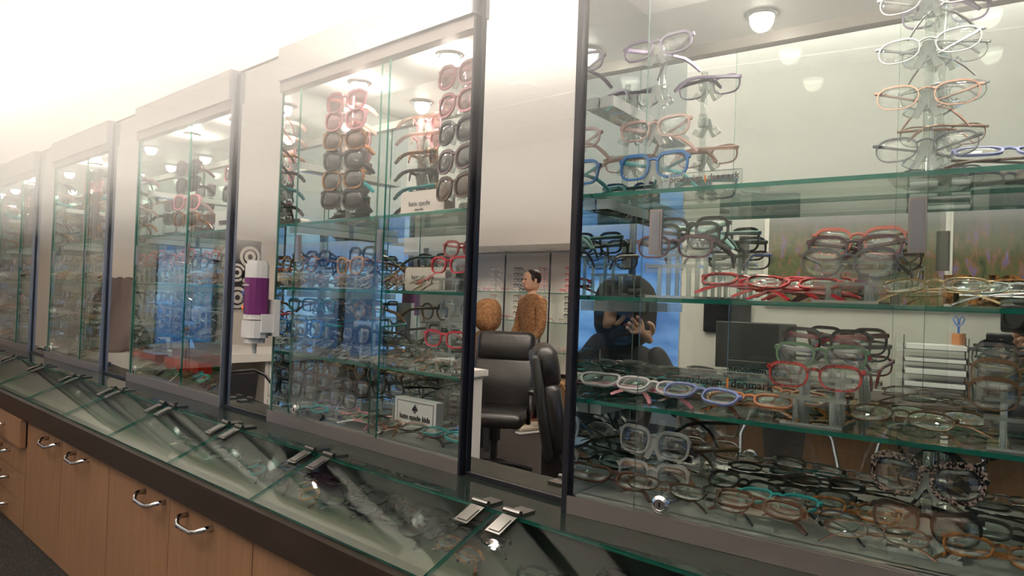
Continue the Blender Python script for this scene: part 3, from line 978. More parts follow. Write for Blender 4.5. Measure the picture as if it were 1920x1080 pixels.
# acrylic name plates and standing letters
def plate(c, x, y, shelf, w, h, label, thick=.012, tilt=0, rz=0, mat='acrylic', edge='acrylic_edge'):
    p = Wc(c, x, y, shelf)
    t_ = thing('brand_sign', label, 'sign', (p[0], p[1], p[2] + .0004), CASES[c][2] + rz)
    b = MB().box(-w / 2, w / 2, 0, thick, 0, h, mat, edge=edge).build('sign_block', t_)
    return t_
pl = plate(1, .228, .095, Z3, .155, .064, 'clear acrylic sign reading prodesign denmark on the third shelf', .006)
text('lettering', 'prodesign', .0185, 'black_ink', pl, (-.040, -.001, .040), bold=.0004)
text('lettering', 'denmark', .0185, 'black_ink', pl, (.044, -.001, .040), bold=.0004)
text('lettering', 'EYEWEAR ARCHITECTS', .0065, 'black_ink', pl, (.015, -.001, .029))
MB().box(.0040, .0070, -.0012, -.0004, .038, .054, 'orange_ink').build('colour_bar', pl)
pl = plate(1, .205, .034, Z1, .118, .024, 'clear acrylic sign reading prodesign denmark on the upper shelf', .010)
text('lettering', 'prodesign', .0140, 'grey_ink', pl, (-.029, -.001, .009), bold=.0003)
text('lettering', 'denmark', .0140, 'grey_ink', pl, (.032, -.001, .009), bold=.0003)
MB().box(.0022, .0045, -.0012, -.0004, .006, .017, 'orange_ink').build('colour_bar', pl)
p = Wc(1, .520, .150, Z2)
lt = text('letter_sign', 'nro', .088, 'f_tort', None, (p[0], p[1], p[2] + .006), rot=(math.pi / 2, 0, CASES[1][2]), depth=.005, sx=1.2, bold=.0012, align='LEFT')
tag(lt, 'tortoiseshell cut-out letters standing at right on the second shelf', 'sign')

# --- second case
def sunny(k):
    L = ['dark sun', 'tortoiseshell sun', 'plum sun', 'brown sun', 'teal sun', 'rose sun']
    return L[k % 6]
zsA = (.512, .462, .408, .355, .302, .249)
SUN2 = [('rose sun', 'rose sun', 'tortoiseshell sun', 'dark sun', 'teal sun', 'dark sun'), ('rose sun', 'rose sun', 'dark sun', 'plum sun', 'brown sun')]
rod_stand(2, .187, .100, Z1, .535, zsA, 'tall rod stand of sunglasses, left half of the second nearest case')
on_rod(2, .187, .100, zsA, SUN2[0], 'left rod', yaw=.25)
zsB = (.500, .437, .372, .308, .245)
rod_stand(2, .635, .100, Z1, .535, zsB, 'tall rod stand of sunglasses at the right end of the second nearest case')
on_rod(2, .635, .100, zsB, SUN2[1], 'right rod', yaw=-.1)
def boxsign(c, x, y, shelf, w, h, dp, label, mat='cream_box', rz=0, r=.010):
    p = Wc(c, x, y, shelf)
    t_ = thing('brand_box', label, 'sign', (p[0], p[1], p[2] + .0004), CASES[c][2] + rz)
    pts = []
    for (cx_, cz_, a0) in ((w / 2 - r, h - r, 0), (-w / 2 + r, h - r, 90), (-w / 2 + r, r, 180), (w / 2 - r, r, 270)):
        for k in range(4):
            a_ = R(a0 + 30 * k)
            pts.append((cx_ + r * math.cos(a_), cz_ + r * math.sin(a_)))
    MB().prism(pts, 0, dp, mat).build('box_body', t_)
    return t_
b_ = boxsign(2, .485, .105, Z1, .160, .066, .035, 'cream rounded kate spade sign on the upper shelf beside sunglasses')
text('lettering', 'kate spade', .0175, 'grey_ink', b_, (-.01, -.0005, .030), spacing=1.05)
text('lettering', 'NEW YORK', .0060, 'grey_ink', b_, (-.01, -.0005, .018))
b_ = boxsign(2, .470, .135, Z2, .150, .060, .035, 'cream rounded kate spade sign behind glasses on the second shelf')
text('lettering', 'kate spade', .0175, 'grey_ink', b_, (-.01, -.0005, .030), spacing=1.05)
text('lettering', 'NEW YORK', .0060, 'grey_ink', b_, (-.01, -.0005, .018))
b_ = boxsign(2, .508, .088, ZB, .150, .082, .024, 'cream kate spade kids sign with black spade on the case floor', 'paper', r=.002)
mb = MB()
for (x0, x1, z0, z1) in ((-.066, .066, .008, .0095), (-.066, .066, .0745, .076), (-.066, -.0645, .008, .076), (.0645, .066, .008, .076)):
    mb.box(x0, x1, -.0008, -.0001, z0, z1, 'grey_ink')
mb.build('border_line', b_)
spade = [(0, .022), (.002, .018), (.006, .0135), (.0085, .0095), (.008, .006), (.0055, .0045), (.002, .0058), (.0022, .002), (.004, 0), (-.004, 0), (-.0022, .002), (-.002, .0058), (-.0055, .0045), (-.008, .006), (-.0085, .0095), (-.006, .0135), (-.002, .018)]
MB().prism([(x * 1.15, z * 1.0 + .049) for x, z in spade], -.0008, -.0001, 'black_ink').build('spade_symbol', b_)
text('lettering', 'kate spade kids', .0180, 'black_ink', b_, (0, -.0005, .033), bold=.0003)

riser(2, .040, .070, Z2, (.040, .055), ('tortoiseshell', 'dark green'), 'low clear riser at far left on the second shelf, second case', 'of left riser, second shelf', detail=True)
riser(2, .262, .060, Z2, (.035, .060), ('caramel', 'dark green'), 'low clear riser at centre left on the second shelf, second case', 'of centre riser, second shelf')
riser(2, .640, .060, Z2, (.030, .068), ('bright red', 'red tortoiseshell'), 'clear two-step riser with red glasses in the second nearest case', 'of red riser, second shelf')
rowstyles = ['gold wire', 'rose gold wire', 'silver wire', 'clear pink', 'gold wire', 'clear', 'rose gold wire', 'tortoiseshell rectangular', 'clear pink', 'gold wire', 'coral rimmed']
lie(2, [(.045 + .052 * i, .052 + .02 * (i % 2), -38, rowstyles[i]) for i in range(11)], Z2, 'on the second shelf')
riser(2, .060, .075, Z3, (.040, .100), ('blue', 'teal'), 'tall clear riser at far left on the third shelf, second case', 'of left riser, third shelf')
riser(2, .285, .070, Z3, (.036, .096), ('black square', 'tortoiseshell'), 'tall clear riser at centre on the third shelf, second case', 'of centre riser, third shelf')
riser(2, .640, .055, Z3, (.046, .112), ('bright red', 'clear'), 'tall clear riser at right on the third shelf, second case', 'of right riser, third shelf')
r3 = ['silver wire', 'black rectangular', 'gunmetal wire', 'clear', 'gunmetal wire', 'silver wire', 'clear square', 'tortoiseshell rectangular', 'bronze wire', 'tortoiseshell', 'gold wire', 'tortoiseshell rectangular', 'rose gold wire']
lie(2, [(.045 + .054 * i, .055 + .03 * (i % 2), -42 + 12 * (i % 3), r3[i]) for i in range(13)], Z3, 'on the third shelf')
riser(2, .070, .058, ZB, (.028, .052, .084), ('black square', 'brown rectangular', 'tortoiseshell'), 'three-step riser at left on the floor of second case', 'of left riser, lowest level')
riser(2, .255, .058, ZB, (.028, .052, .090), ('gunmetal browline', 'brown rectangular', 'tortoiseshell'), 'three-step riser at centre on the floor of second case', 'of centre riser, lowest level')
riser(2, .375, .110, ZB, (.062, .085), ('black rectangular', 'bronze wire'), 'two-step riser behind the door joint of second case', 'of joint riser, lowest level')
lie(2, [(.165, .030, -10, 'teal'), (.19, .085, 20, 'lilac'), (.325, .05, -12, 'pink'), (.365, .040, 10, 'green rimmed'), (.405, .050, -20, 'black rectangular'), (.455, .040, -14, 'tortoiseshell rectangular'), (.405, .115, 14, 'rose gold wire'),
        (.520, .038, 8, 'clear pink'), (.600, .118, -10, 'brown rectangular'), (.590, .042, 6, 'black square'), (.640, .100, -8, 'blue'), (.655, .048, 4, 'teal'), (.705, .09, 12, 'black rectangular'), (.69, .14, 0, 'green rimmed')], ZB, 'on the lowest level')

# --- middle case
zsC = (.432, .370, .306, .244)
rod_stand(3, .262, .100, Z1, .465, zsC, 'rod stand of sunglasses at centre left of the middle case')
on_rod(3, .262, .100, zsC, ('plum sun', 'dark sun', 'rose sun', 'tortoiseshell sun'), 'left rod', yaw=.2)
zsD = (.385, .320)
rod_stand(3, .585, .120, Z1, .415, zsD, 'rod stand at the right of the upper shelf in the middle case')
on_rod(3, .585, .120, zsD, ('rose sun', 'dark sun'), 'right rod')
b_ = boxsign(3, .600, .070, Z1, .180, .070, .012, 'white block reading FERRAGAMO on the upper shelf of the middle case', 'paper', r=.003)
text('lettering', 'FERRAGAMO', .021, 'black_ink', b_, (.012, -.0005, .022), bold=.0006, sx=1.2)
riser(3, .150, .060, Z2, (.040, .065, .085), ('clear pink', 'coral rimmed', 'coral rimmed'), 'three-step riser at left on second shelf of the middle case', 'of left riser, second shelf')
riser(3, .430, .060, Z2, (.045, .070, .090), ('black rectangular', 'coral rimmed', 'clear pink'), 'three-step riser at centre on second shelf of the middle case', 'of centre riser, second shelf')
riser(3, .640, .060, Z2, (.050, .085), ('black square', 'bright red'), 'two-step riser at right on second shelf of the middle case', 'of right riser, second shelf')
m1 = ['clear pink', 'gold wire', 'rose gold wire', 'coral rimmed', 'gold wire', 'clear pink', 'rose gold wire', 'tortoiseshell rectangular', 'clear', 'gold wire']
lie(3, [(.33 + .045 * i, .050 + .02 * (i % 2), -40, m1[i]) for i in range(9)], Z2, 'on the second shelf')
riser(3, .375, .065, Z3, (.05, .102), ('clear', 'teal'), 'tall riser at centre on third shelf of the middle case', 'of centre riser, third shelf')
riser(3, .070, .065, Z3, (.05, .102), ('clear', 'clear square'), 'tall riser at far left on third shelf of the middle case', 'of left riser, third shelf')
m2 = ['silver wire', 'clear', 'gunmetal wire', 'bronze wire', 'silver wire', 'clear square', 'tortoiseshell rectangular', 'gold wire', 'clear', 'rose gold wire', 'silver wire', 'gold wire']
lie(3, [(.050 + .058 * i, .045 + .028 * (i % 2), -40 + 10 * (i % 3), m2[i]) for i in range(12)], Z3, 'on the third shelf')
# fluorescent acrylic blocks
def colour_block(c, x, y, z, w, h, d, mat, label):
    p = Wc(c, x, y, z)
    t_ = thing('acrylic_box', label, 'display box', (p[0], p[1], p[2] + .0005), CASES[c][2])
    for i in range(3):
        a = -w / 2 + w / 3 * i
        MB().box(a + .0008, a + w / 3 - .0008, 0, d, 0, h, mat).build('box_cell', t_)
    return t_
colour_block(3, .185, .105, ZB, .330, .018, .05, 'green_acrylic', 'fluorescent green acrylic slab under the red one, floor of middle case')
colour_block(3, .200, .105, ZB + .019, .300, .040, .05, 'red_acrylic', 'fluorescent red acrylic box on green slab in the middle case')
m3_ = ['gold wire', 'black rectangular', 'silver wire', 'gunmetal wire', 'green rimmed', 'rose gold wire', 'tortoiseshell', 'silver wire', 'teal', 'black square', 'bronze wire', 'red tortoiseshell']
lie(3, [(.05 + .057 * i, .040 + .022 * (i % 2), -35 + 12 * (i % 3), m3_[i]) for i in range(12)], ZB, 'on the lowest level')
riser(3, .62, .10, ZB, (.03, .05), ('blue', 'clear'), 'low riser at right on the floor of the middle case', 'of low riser, lowest level')

# --- two far cases: small in view, one mesh per pair of glasses
FS = [['tortoiseshell', 'gold wire', 'clear', 'silver wire', 'black rectangular', 'clear pink', 'rose gold wire', 'bronze wire'], ['silver wire', 'clear', 'gunmetal wire', 'tortoiseshell', 'gold wire', 'coral rimmed', 'black square', 'clear pink']]
for c in (4, 5):
    zs = (.500, .448, .396, .343, .291, .240)
    for xx, nm, k in ((.300, 'left', 0), (.615, 'right', 2)):
        rod_stand(c, xx, .100, Z1, .525, zs, 'rod stand of sunglasses, %s side of the %s' % (nm, CNAME[c]))
        on_rod(c, xx, .100, zs, [sunny(k + j * 5) for j in range(6)], nm + ' rod', detail=False, yaw=.2)
    for shelf, wh, k in ((Z2, 'on the second shelf', 0), (Z3, 'on the third shelf', 3), (ZB, 'on the lowest level', 5)):
        st = FS[c - 4]
        n_ = 10 if shelf != ZB else 7
        lie(c, [(.06 + .64 / (n_ - 1) * i, .045 + .02 * (i % 2), -40, st[(i + k) % 8]) for i in range(n_)], shelf, wh, detail=False)
        riser(c, .200, .080, shelf, (.045, .080), (st[(k + 2) % 8], st[(k + 5) % 8]), 'clear riser at left %s of the %s' % (wh, CNAME[c]), 'of left riser, ' + {Z2: 'second shelf', Z3: 'third shelf', ZB: 'lowest level'}[shelf], detail=False)
        riser(c, .560, .080, shelf, (.045, .080), (st[(k + 3) % 8], st[(k + 6) % 8]), 'clear riser at right %s of the %s' % (wh, CNAME[c]), 'of right riser, ' + {Z2: 'second shelf', Z3: 'third shelf', ZB: 'lowest level'}[shelf], detail=False)

# --- glasses inside the sloping counter, on the tray
def tray(items, tilt=72):
    for (x, y, yw, s_, lab) in items:
        glasses(STY[s_], (x, y, 0), lab, 'folded glasses under the sloping glass lids', 'folded', R(yw), R(tilt), 0, rest=EYE - .4852)
T = []
gx = [(-1.285, .972), (-1.262, .892), (-1.195, .985), (-1.165, .905), (-1.105, .975), (-1.070, .895), (-1.010, .985), (-.975, .905), (-.925, .965), (-.905, .885)]
names = ['leftmost rear', 'leftmost front', 'second rear', 'second front', 'third rear', 'third front', 'fourth rear', 'fourth front', 'rightmost rear', 'rightmost front']
for i, (x, y) in enumerate(gx):
    s_ = ['black square', 'black rectangular', 'brown rectangular', 'black rectangular', 'black square', 'black rectangular', 'gunmetal wire', 'black square', 'black rectangular', 'tortoiseshell rectangular'][i]
    T.append((x, y, (-8, 14, -20, 10, 4, -16, 22, -10, 3, -12)[i], s_, '%s %s eyeglasses under the lid below the kate spade kids sign' % (names[i], s_)))
gx2 = [(-1.68, .90, 'teal'), (-1.60, .975, 'periwinkle blue'), (-1.55, .89, 'brown rectangular'), (-1.47, .97, 'bronze wire'), (-1.41, .89, 'caramel')]
for i, (x, y, s_) in enumerate(gx2):
    T.append((x, y, (-20, 8, -12, 14, -30)[i], s_, '%s eyeglasses in the tray under the third lid from right' % s_))
for i, (x, y, s_) in enumerate([(-.70, .90, 'black rectangular'), (-.60, .98, 'black square'), (-.50, .90, 'gunmetal wire'), (-.38, .96, 'brown rectangular')]):
    T.append((x, y, (5, -8, 10, -4)[i], s_, '%s eyeglasses in dark tray under the rightmost lid' % s_))
for i, (x, y, s_) in enumerate([(-2.10, .90, 'gold wire'), (-1.98, .96, 'silver wire'), (-1.85, .90, 'clear')]):
    T.append((x, y, (5, -8, 10)[i], s_, '%s eyeglasses in the tray under the fourth lid from right' % s_))
tray(T)

# ------------------------------------------------------------------ hand sanitizer dispenser on the mirror strip
t_ = thing('sanitizer_dispenser', 'white wall dispenser with purple-labelled hand sanitizer bottle on a mirror strip', 'dispenser', (-1.778, .984, EYE - .005), R(-8))
def capsule(w, d, n=16, p=3.0):
    return [(w / 2 * math.copysign(abs(math.cos(a)) ** (2 / p), math.cos(a)), d / 2 * math.copysign(abs(math.sin(a)) ** (2 / p), math.sin(a))) for a in (2 * math.pi * k / n for k in range(n))]
M = Matrix.Translation((0, -.045, 0))
MB().prism(capsule(.074, .055), -.075, .075, 'white_plastic', M=M, axis='z').prism(capsule(.066, .048), .075, .085, 'white_plastic', M=M, axis='z').build('bottle', t_)
MB().prism(capsule(.0755, .0565), -.062, .038, 'purple_label', M=M, axis='z').build('bottle_label', t_)
mb = MB(); mb.box(-.030, .055, -.014, .002, -.12, -.02, 'white_plastic'); mb.box(.042, .050, -.045, 0, -.11, -.06, 'white_plastic')
mb.prism(capsule(.084, .062), -.125, -.078, 'white_plastic', M=M, axis='z'); mb.prism(capsule(.060, .050), -.140, -.125, 'white_plastic', M=M, axis='z')
mb.build('bracket', t_)
MB().lathe([(.006, -.170), (.007, -.14)], 'white_plastic', 10, M=M).build('nozzle', t_)
text('lettering', 'hand Sanitizer', .0085, 'paper', t_, (-.002, -.0737, .015))
for i, cc in enumerate(('blue_plastic', 'poster_dark', 'orange_ink')):
    MB().box(-.006, .006, -.0742, -.0735, -.006, .006, cc, M=Matrix.Translation((-.022, 0, -.004 - .020 * i)) @ Matrix.Rotation(R(45), 4, 'Y')).build('label_symbol', t_)

# ================================================================== the room the mirrors show
def exec_chair(x, y, rz, label):
    t_ = thing('office_chair', label, 'chair', (x, y, 0), rz, 'black leather office chairs')
    Ms = Matrix.Identity(4)
    MB().rbox(-.27, .27, -.27, .25, .44, .56, .055, 'black_leather').build('seat', t_, True)
    Mb = Matrix.Translation((0, .24, .50)) @ Matrix.Rotation(R(-10), 4, 'X')
    MB().rbox(-.27, .27, -.05, .08, .02, .44, .06, 'black_leather', M=Mb).build('backrest', t_, True)
    MB().rbox(-.25, .25, -.06, .09, .40, .66, .07, 'black_leather', M=Mb).build('headrest', t_, True)
    MB().rbox(-.275, .275, .05, .11, .0, .62, .03, 'black_plastic', M=Mb).build('back_shell', t_, True)
    for s_ in (-1, 1):
        mb = MB(); mb.tube([(s_ * .30, .15, .48), (s_ * .32, .16, .62), (s_ * .32, .05, .71), (s_ * .32, -.16, .70), (s_ * .31, -.2, .58), (s_ * .29, -.12, .48)], .022, 'black_plastic', 8)
        a = mb.build('armrest', t_, True)
        MB().rbox(s_ * .32 - .035, s_ * .32 + .035, -.18, .14, .69, .74, .022, 'black_leather').build('arm_pad', a, True)
    MB().lathe([(.03, .12), (.03, .30), (.05, .31), (.05, .44)], 'black_plastic', 12).build('column', t_)
    for k in range(5):
        a = R(72 * k + 20)
        leg = MB().tube([(0, 0, .13), (.16 * math.cos(a), .16 * math.sin(a), .12), (.31 * math.cos(a), .31 * math.sin(a), .075)], [.03, .024, .018], 'black_plastic', 8).build('leg', t_, True)
        MB().lathe([(.028, -.02), (.028, .02)], 'black_plastic', 12, M=Matrix.Translation((.31 * math.cos(a), .31 * math.sin(a), .028)) @ Matrix.Rotation(a, 4, 'Z') @ Matrix.Rotation(R(90), 4, 'X')).build('caster', leg)
exec_chair(-3.70, -2.0, R(150), 'black leather executive chair facing the mirror, left one in the reflection')
exec_chair(-2.42, -1.58, R(48), 'black leather executive chair seen from the side, right one in the reflection')

def metal_chair(x, y, rz, label, seatmat='gunmetal_chair'):
    t_ = thing('metal_chair', label, 'chair', (x, y, 0), rz, 'curved metal chairs')
    MB().rbox(-.2, .2, -.19, .19, .43, .455, .012, seatmat).build('seat', t_, True)
    MB().prism([(-.09, .46), (.09, .46), (.13, .84), (-.13, .84)], .19, .196, 'gunmetal_chair').build('backrest', t_)
    MB().tube([(-.2, -.12, .44), (-.25, -.02, .58), (-.24, .1, .70), (-.18, .18, .82), (-.1, .20, .86), (.1, .20, .86), (.18, .18, .82), (.24, .1, .70), (.25, -.02, .58), (.2, -.12, .44)], .012, 'gunmetal_chair', 8).build('back_frame', t_, True)
    for sx_, sy_ in ((-1, -1), (1, -1), (-1, 1), (1, 1)):
        MB().tube([(sx_ * .17, sy_ * .16, .435), (sx_ * .23, sy_ * .22, 0)], [.018, .012], 'gunmetal_chair', 8).build('leg', t_, True)
bag = thing('shoulder_bag', 'small black shoulder bag with chain hung on the right office chair', 'bag', (-2.60, -1.42, .30))
MB().rbox(-.13, .13, -.05, .05, 0, .30, .04, 'black_leather').build('bag_body', bag, True)
MB().tube([(-.10, 0, .28), (-.06, .0, .50), (0, 0, .62), (.06, 0, .50), (.10, 0, .28)], .006, 'bronze_chain', 6).build('chain', bag, True)
MB().rbox(-.16, -.11, -.06, .0, .05, .17, .02, 'white_plastic').build('charm', bag, True)
metal_chair(-4.32, -.35, R(80), 'grey metal chair with curved arms before the white desk')
metal_chair(-.80, -1.55, R(165), 'metal framed chair with brown wooden seat behind the camera', 'chair_wood')
metal_chair(-.15, -1.75, R(190), 'second metal chair with brown wooden seat beside the desk', 'chair_wood')

# opposite counter along the left end wall, with bag on it
t_ = thing('side_counter', 'pale counter with dark edge along the far left wall', 'counter', (0, 0, 0))
MB().box(-6.95, -6.05, -1.3, .55, .72, .87, 'desk_white').build('counter_top', t_)
MB().box(-6.95, -6.07, -1.3, .54, .66, .72, 'dark_laminate').build('dark_edge', t_)
MB().box(-6.95, -6.10, -1.28, .53, 0, .66, 'maple').build('counter_body', t_)
t_ = thing('reception_stand', 'narrow white reception stand with flat top, seen in mirrors of the nearer cases', 'desk', (0, 0, 0))
MB().box(-3.24, -2.36, -.50, -.22, 1.035, 1.065, 'desk_white').build('stand_top', t_)
MB().box(-2.44, -2.38, -.48, -.24, 0, 1.035, 'desk_white').build('side_panel', t_)
MB().box(-3.22, -3.16, -.48, -.24, 0, 1.035, 'desk_white').build('side_panel', t_)
MB().box(-3.16, -2.44, -.46, -.43, .40, 1.035, 'desk_white').build('front_panel', t_)
for k in range(3):
    o_ = MB().box(-.11, .11, -.08, .08, 0, .012, 'paper' if k != 1 else 'black_plastic').build('folder', None, loc=(-2.54, -.36, 1.0655 + .0125 * k), rz=R(5 * k - 4))
    tag(o_, '%s thin folder of three on the white reception stand' % ['bottom', 'middle dark', 'top'][k], 'folder', 'folders on the reception stand')
t_ = thing('white_desk', 'white desk with drawers behind the grey metal chair', 'desk', (0, 0, 0))
MB().box(-5.6, -4.95, -1.5, -.05, .87, .93, 'desk_white').build('desk_top', t_)
MB().box(-5.55, -5.0, -1.45, -.75, 0, .87, 'desk_white').build('pedestal', t_)
for k in range(3):
    MB().box(-5.0, -4.985, -1.42, -.78, .06 + .27 * k, .30 + .27 * k, 'white_plastic').build('drawer', t_)
mb = MB(); random.seed(3)
bg = thing('draped_coat', 'crumpled grey coat draped in a heap on the side counter', 'coat', (-6.35, -.13, .871))
segs, rows = 40, 14
for j in range(rows):
    f_ = j / (rows - 1)
    for i in range(segs):
        a = 2 * math.pi * i / segs
        r_ = (.20 - .10 * f_ ** 1.5) * (1 + .22 * math.sin(3 * a + 4 * f_) + .12 * math.sin(7 * a + 9 * f_) + .06 * math.sin(13 * a - 7 * f_))
        mb.v.append((r_ * math.cos(a), r_ * 1.1 * math.sin(a), .60 * f_ + .02 * math.sin(5 * a + 3)* f_))
mi = mb.mi('coat_fabric')
for j in range(rows - 1):
    for i in range(segs):
        i2 = (i + 1) % segs
        mb.f.append((j * segs + i, j * segs + i2, (j + 1) * segs + i2, (j + 1) * segs + i)); mb.m.append(mi)
mb.f.append(tuple((rows - 1) * segs + i for i in range(segs))); mb.m.append(mi)
mb.f.append(tuple(reversed(range(segs)))); mb.m.append(mi)
mb.build('coat_cloth', bg, True)
random.seed(11)
# poster of an eye-testing instrument on the left wall
t_ = thing('wall_poster', 'black and white poster of an eye testing instrument', 'poster', (XL + .003, -2.10, 1.60), R(90))
MB().box(-.24, .24, -.012, 0, -.42, .42, 'poster_white').build('poster_board', t_)
mb = MB(); mb.box(-.16, .24, -.0135, -.012, -.42, .42, 'poster_dark'); mb.build('dark_half', t_)
for (x, z, r_) in ((-.02, .22, .13), (.14, .02, .11), (-.03, -.02, .11), (.12, -.28, .13)):
    mb = MB(); M = Matrix.Translation((x, -.0136, z)) @ Matrix.Rotation(R(90), 4, 'X')
    mb.lathe([(r_, 0), (r_, .004)], 'poster_white', 24, M=M); mb.lathe([(r_ * .72, .004), (r_ * .72, .006)], 'f_gun', 24, M=M); mb.lathe([(r_ * .55, .006), (r_ * .55, .008)], 'poster_white', 24, M=M); mb.lathe([(r_ * .25, .008), (r_ * .25, .009)], 'poster_dark', 24, M=M)
    mb.build('dial_print', t_)

# mural, frame post, desk clutter on the partition
t_ = thing('wall_mural', 'wide framed print of a lavender and poppy field', 'picture', (0, -2.715, 1.83), 0)
MB().box(-1.12, .98, .002, .02, -.36, .36, 'mural_print').build('print', t_)
mb = MB()
for (x0, x1, z0, z1) in ((-1.15, -1.12, -.38, .38), (.96, .98, -.38, .38), (-.05, -.01, -.38, .38), (-1.15, .98, .36, .385), (-1.15, .98, -.385, -.36)):
    mb.box(x0, x1, .001, .03, z0, z1, 'silver_frame')
mb.build('frame', t_)
t_ = thing('desk', 'long work desk with white sides behind the camera', 'desk', (0, 0, 0))
MB().box(-1.7, .95, -2.70, -2.10, .86, .90, 'dark_laminate').build('desk_top', t_)
MB().box(-1.68, -1.62, -2.68, -2.12, 0, .86, 'desk_white').build('side_panel', t_)
MB().box(.87, .93, -2.68, -2.12, 0, .86, 'desk_white').build('side_panel', t_)
MB().box(-1.62, .87, -2.66, -2.62, .1, .86, 'maple').build('modesty_panel', t_)
t_ = thing('monitor', 'black computer monitor seen from the front on work desk', 'monitor', (.42, -2.50, .90), R(8))
MB().rbox(-.26, .26, -.02, .02, .10, .42, .01, 'screen_black').build('screen', t_)
MB().box(-.03, .03, -.04, -.015, .005, .15, 'black_plastic').build('stand', t_)
MB().box(-.11, .11, -.10, .08, 0, .01, 'black_plastic').build('monitor_base', t_)
t_ = thing('monitor', 'black computer monitor turned away at left end of work desk', 'monitor', (-1.15, -2.45, .90), R(170))
MB().rbox(-.26, .26, -.02, .02, .10, .42, .01, 'black_plastic').build('screen', t_)
MB().box(-.03, .03, .015, .04, .005, .15, 'black_plastic').build('stand', t_)
MB().box(-.11, .11, -.10, .08, 0, .01, 'black_plastic').build('monitor_base', t_)
t_ = thing('wall_screen', 'small dark wall screen showing rows of spectacles', 'monitor', (-1.40, -2.715, 1.36))
MB().rbox(-.17, .17, .0, .03, -.13, .13, .01, 'screen_black').build('screen', t_)
t_ = thing('letter_tray', 'black stacked letter trays filled with white papers', 'paper tray', (-.10, -2.47, .9))
for k in range(5):
    z = .004 + .075 * k
    mb = MB(); mb.box(-.17, .17, -.13, .13, z, z + .004, 'black_plastic')
    for xx in (-.17, .166):
        mb.box(xx, xx + .004, -.13, .13, z, z + .03, 'black_plastic')
    for xx, yy in ((-.168, -.128), (.162, -.128), (-.168, .122), (.162, .122)):
        mb.box(xx, xx + .006, yy, yy + .006, z, z + .079, 'black_plastic')
    tr_ = mb.build('tray', t_)
for k in range(5):
    z = .900 + .0085 + .075 * k
    o_ = MB().box(-.155, .155, -.125, .125, 0, .020 + .006 * (k % 3), 'paper').build('paper_stack', None, loc=(-.10, -2.47, z), rz=R((-1, 1, 0, 1, -1)[k]))
    tag(o_, 'stack of white papers in the %s letter tray' % ['bottom', 'second lowest', 'middle', 'second highest', 'top'][k], 'papers', 'papers in the letter trays')
t_ = thing('scissors', 'scissors with blue handles standing in a wooden cup', 'scissors', (.02, -2.47, 1.30))
for s_ in (-1, 1):
    MB().tube([(s_ * .002, 0, .0), (s_ * .004, 0, .05), (s_ * .018, 0, .068), (s_ * .03, 0, .095), (s_ * .018, 0, .115), (s_ * .004, 0, .095), (s_ * .004, 0, .06)], .004, 'blue_plastic', 6).build('handle_loop', t_, True)
cup = MB().lathe([(.035, 0), (.037, .07), (.033, .07), (.031, .006)], 'chair_wood', 16).build('pen_cup', None, loc=(.02, -2.47, 1.2395))
tag(cup, 'small brown wooden pen cup on top of the letter trays', 'cup')

# far display behind soffit: glass shelves with frames, seen in the wide mirror strip
t_ = thing('display_shelves', 'wide backlit glass display shelves on the opposite wall', 'display shelves', (-5.35, -4.56, 0))
MB().box(-1.7, 1.9, 0, .03, .55, 2.0, 'desk_white').build('back_panel', t_)
for z in (.82, 1.16, 1.50):
    MB().box(-1.7, 1.9, .031, .36, z, z + .008, 'shelf_glass', edge='glass_edge').build('shelf', t_)
for x in (-1.0, -.3, .4, 1.1):
    MB().box(x - .008, x + .008, .362, .375, .5, 2.0, 'dark_trim').build('upright', t_)
MB().box(-1.7, 1.9, .0, .50, 0, .50, 'maple').build('base_unit', t_)
gl_ = ['bright red', 'coral rimmed', 'clear pink', 'tortoiseshell', 'black square', 'blue', 'red tortoiseshell', 'silver wire', 'pink', 'gold wire']
for k, z in enumerate((.828, 1.168, 1.508)):
    for i in range(9):
        s_ = gl_[(i * 3 + k) % 10]
        glasses(STY[s_], (-6.7 + .31 * i, -4.32, 0), '%s eyeglasses, number %s along the %s shelf of the opposite display' % (s_, ['one', 'two', 'three', 'four', 'five', 'six', 'seven', 'eight', 'nine'][i], ['lower', 'middle', 'upper'][k]), 'eyeglasses on the opposite display shelves', 'open', R(180), R(4), 0, rest=z + .0003, detail=False)

for k, x in enumerate((-6.45, -6.0, -5.6, -5.2, -4.8, -4.4)):
    for j, zsh in enumerate((1.168, 1.508)):
        wd = ['far left', 'second', 'third', 'fourth', 'fifth', 'far right'][k]; lv = ['middle', 'upper'][j]
        st = thing('rod_stand', 'small rod stand, %s on the %s shelf of the opposite display' % (wd, lv), 'display stand', (x, -4.40, zsh + .0005), 0, 'rod stands on the opposite display')
        MB().box(-.05, .05, -.05, .05, 0, .006, 'acrylic').build('base_plate', st)
        MB().lathe([(.006, .006), (.006, .30)], 'acrylic', 8).build('rod', st)
        for q in range(4):
            s_ = ['bright red', 'coral rimmed', 'tortoiseshell', 'clear', 'black square', 'pink'][(k + j * 2) % 6]
            glasses(STY[s_], (x, -4.366, zsh + .08 + .068 * q), '%s eyeglasses, %s from top, %s opposite rod stand, %s shelf' % (s_, ['fourth', 'third', 'second', 'first'][q], wd, lv), 'eyeglasses on the opposite display', 'half', R(180), R(5), 0, detail=False)

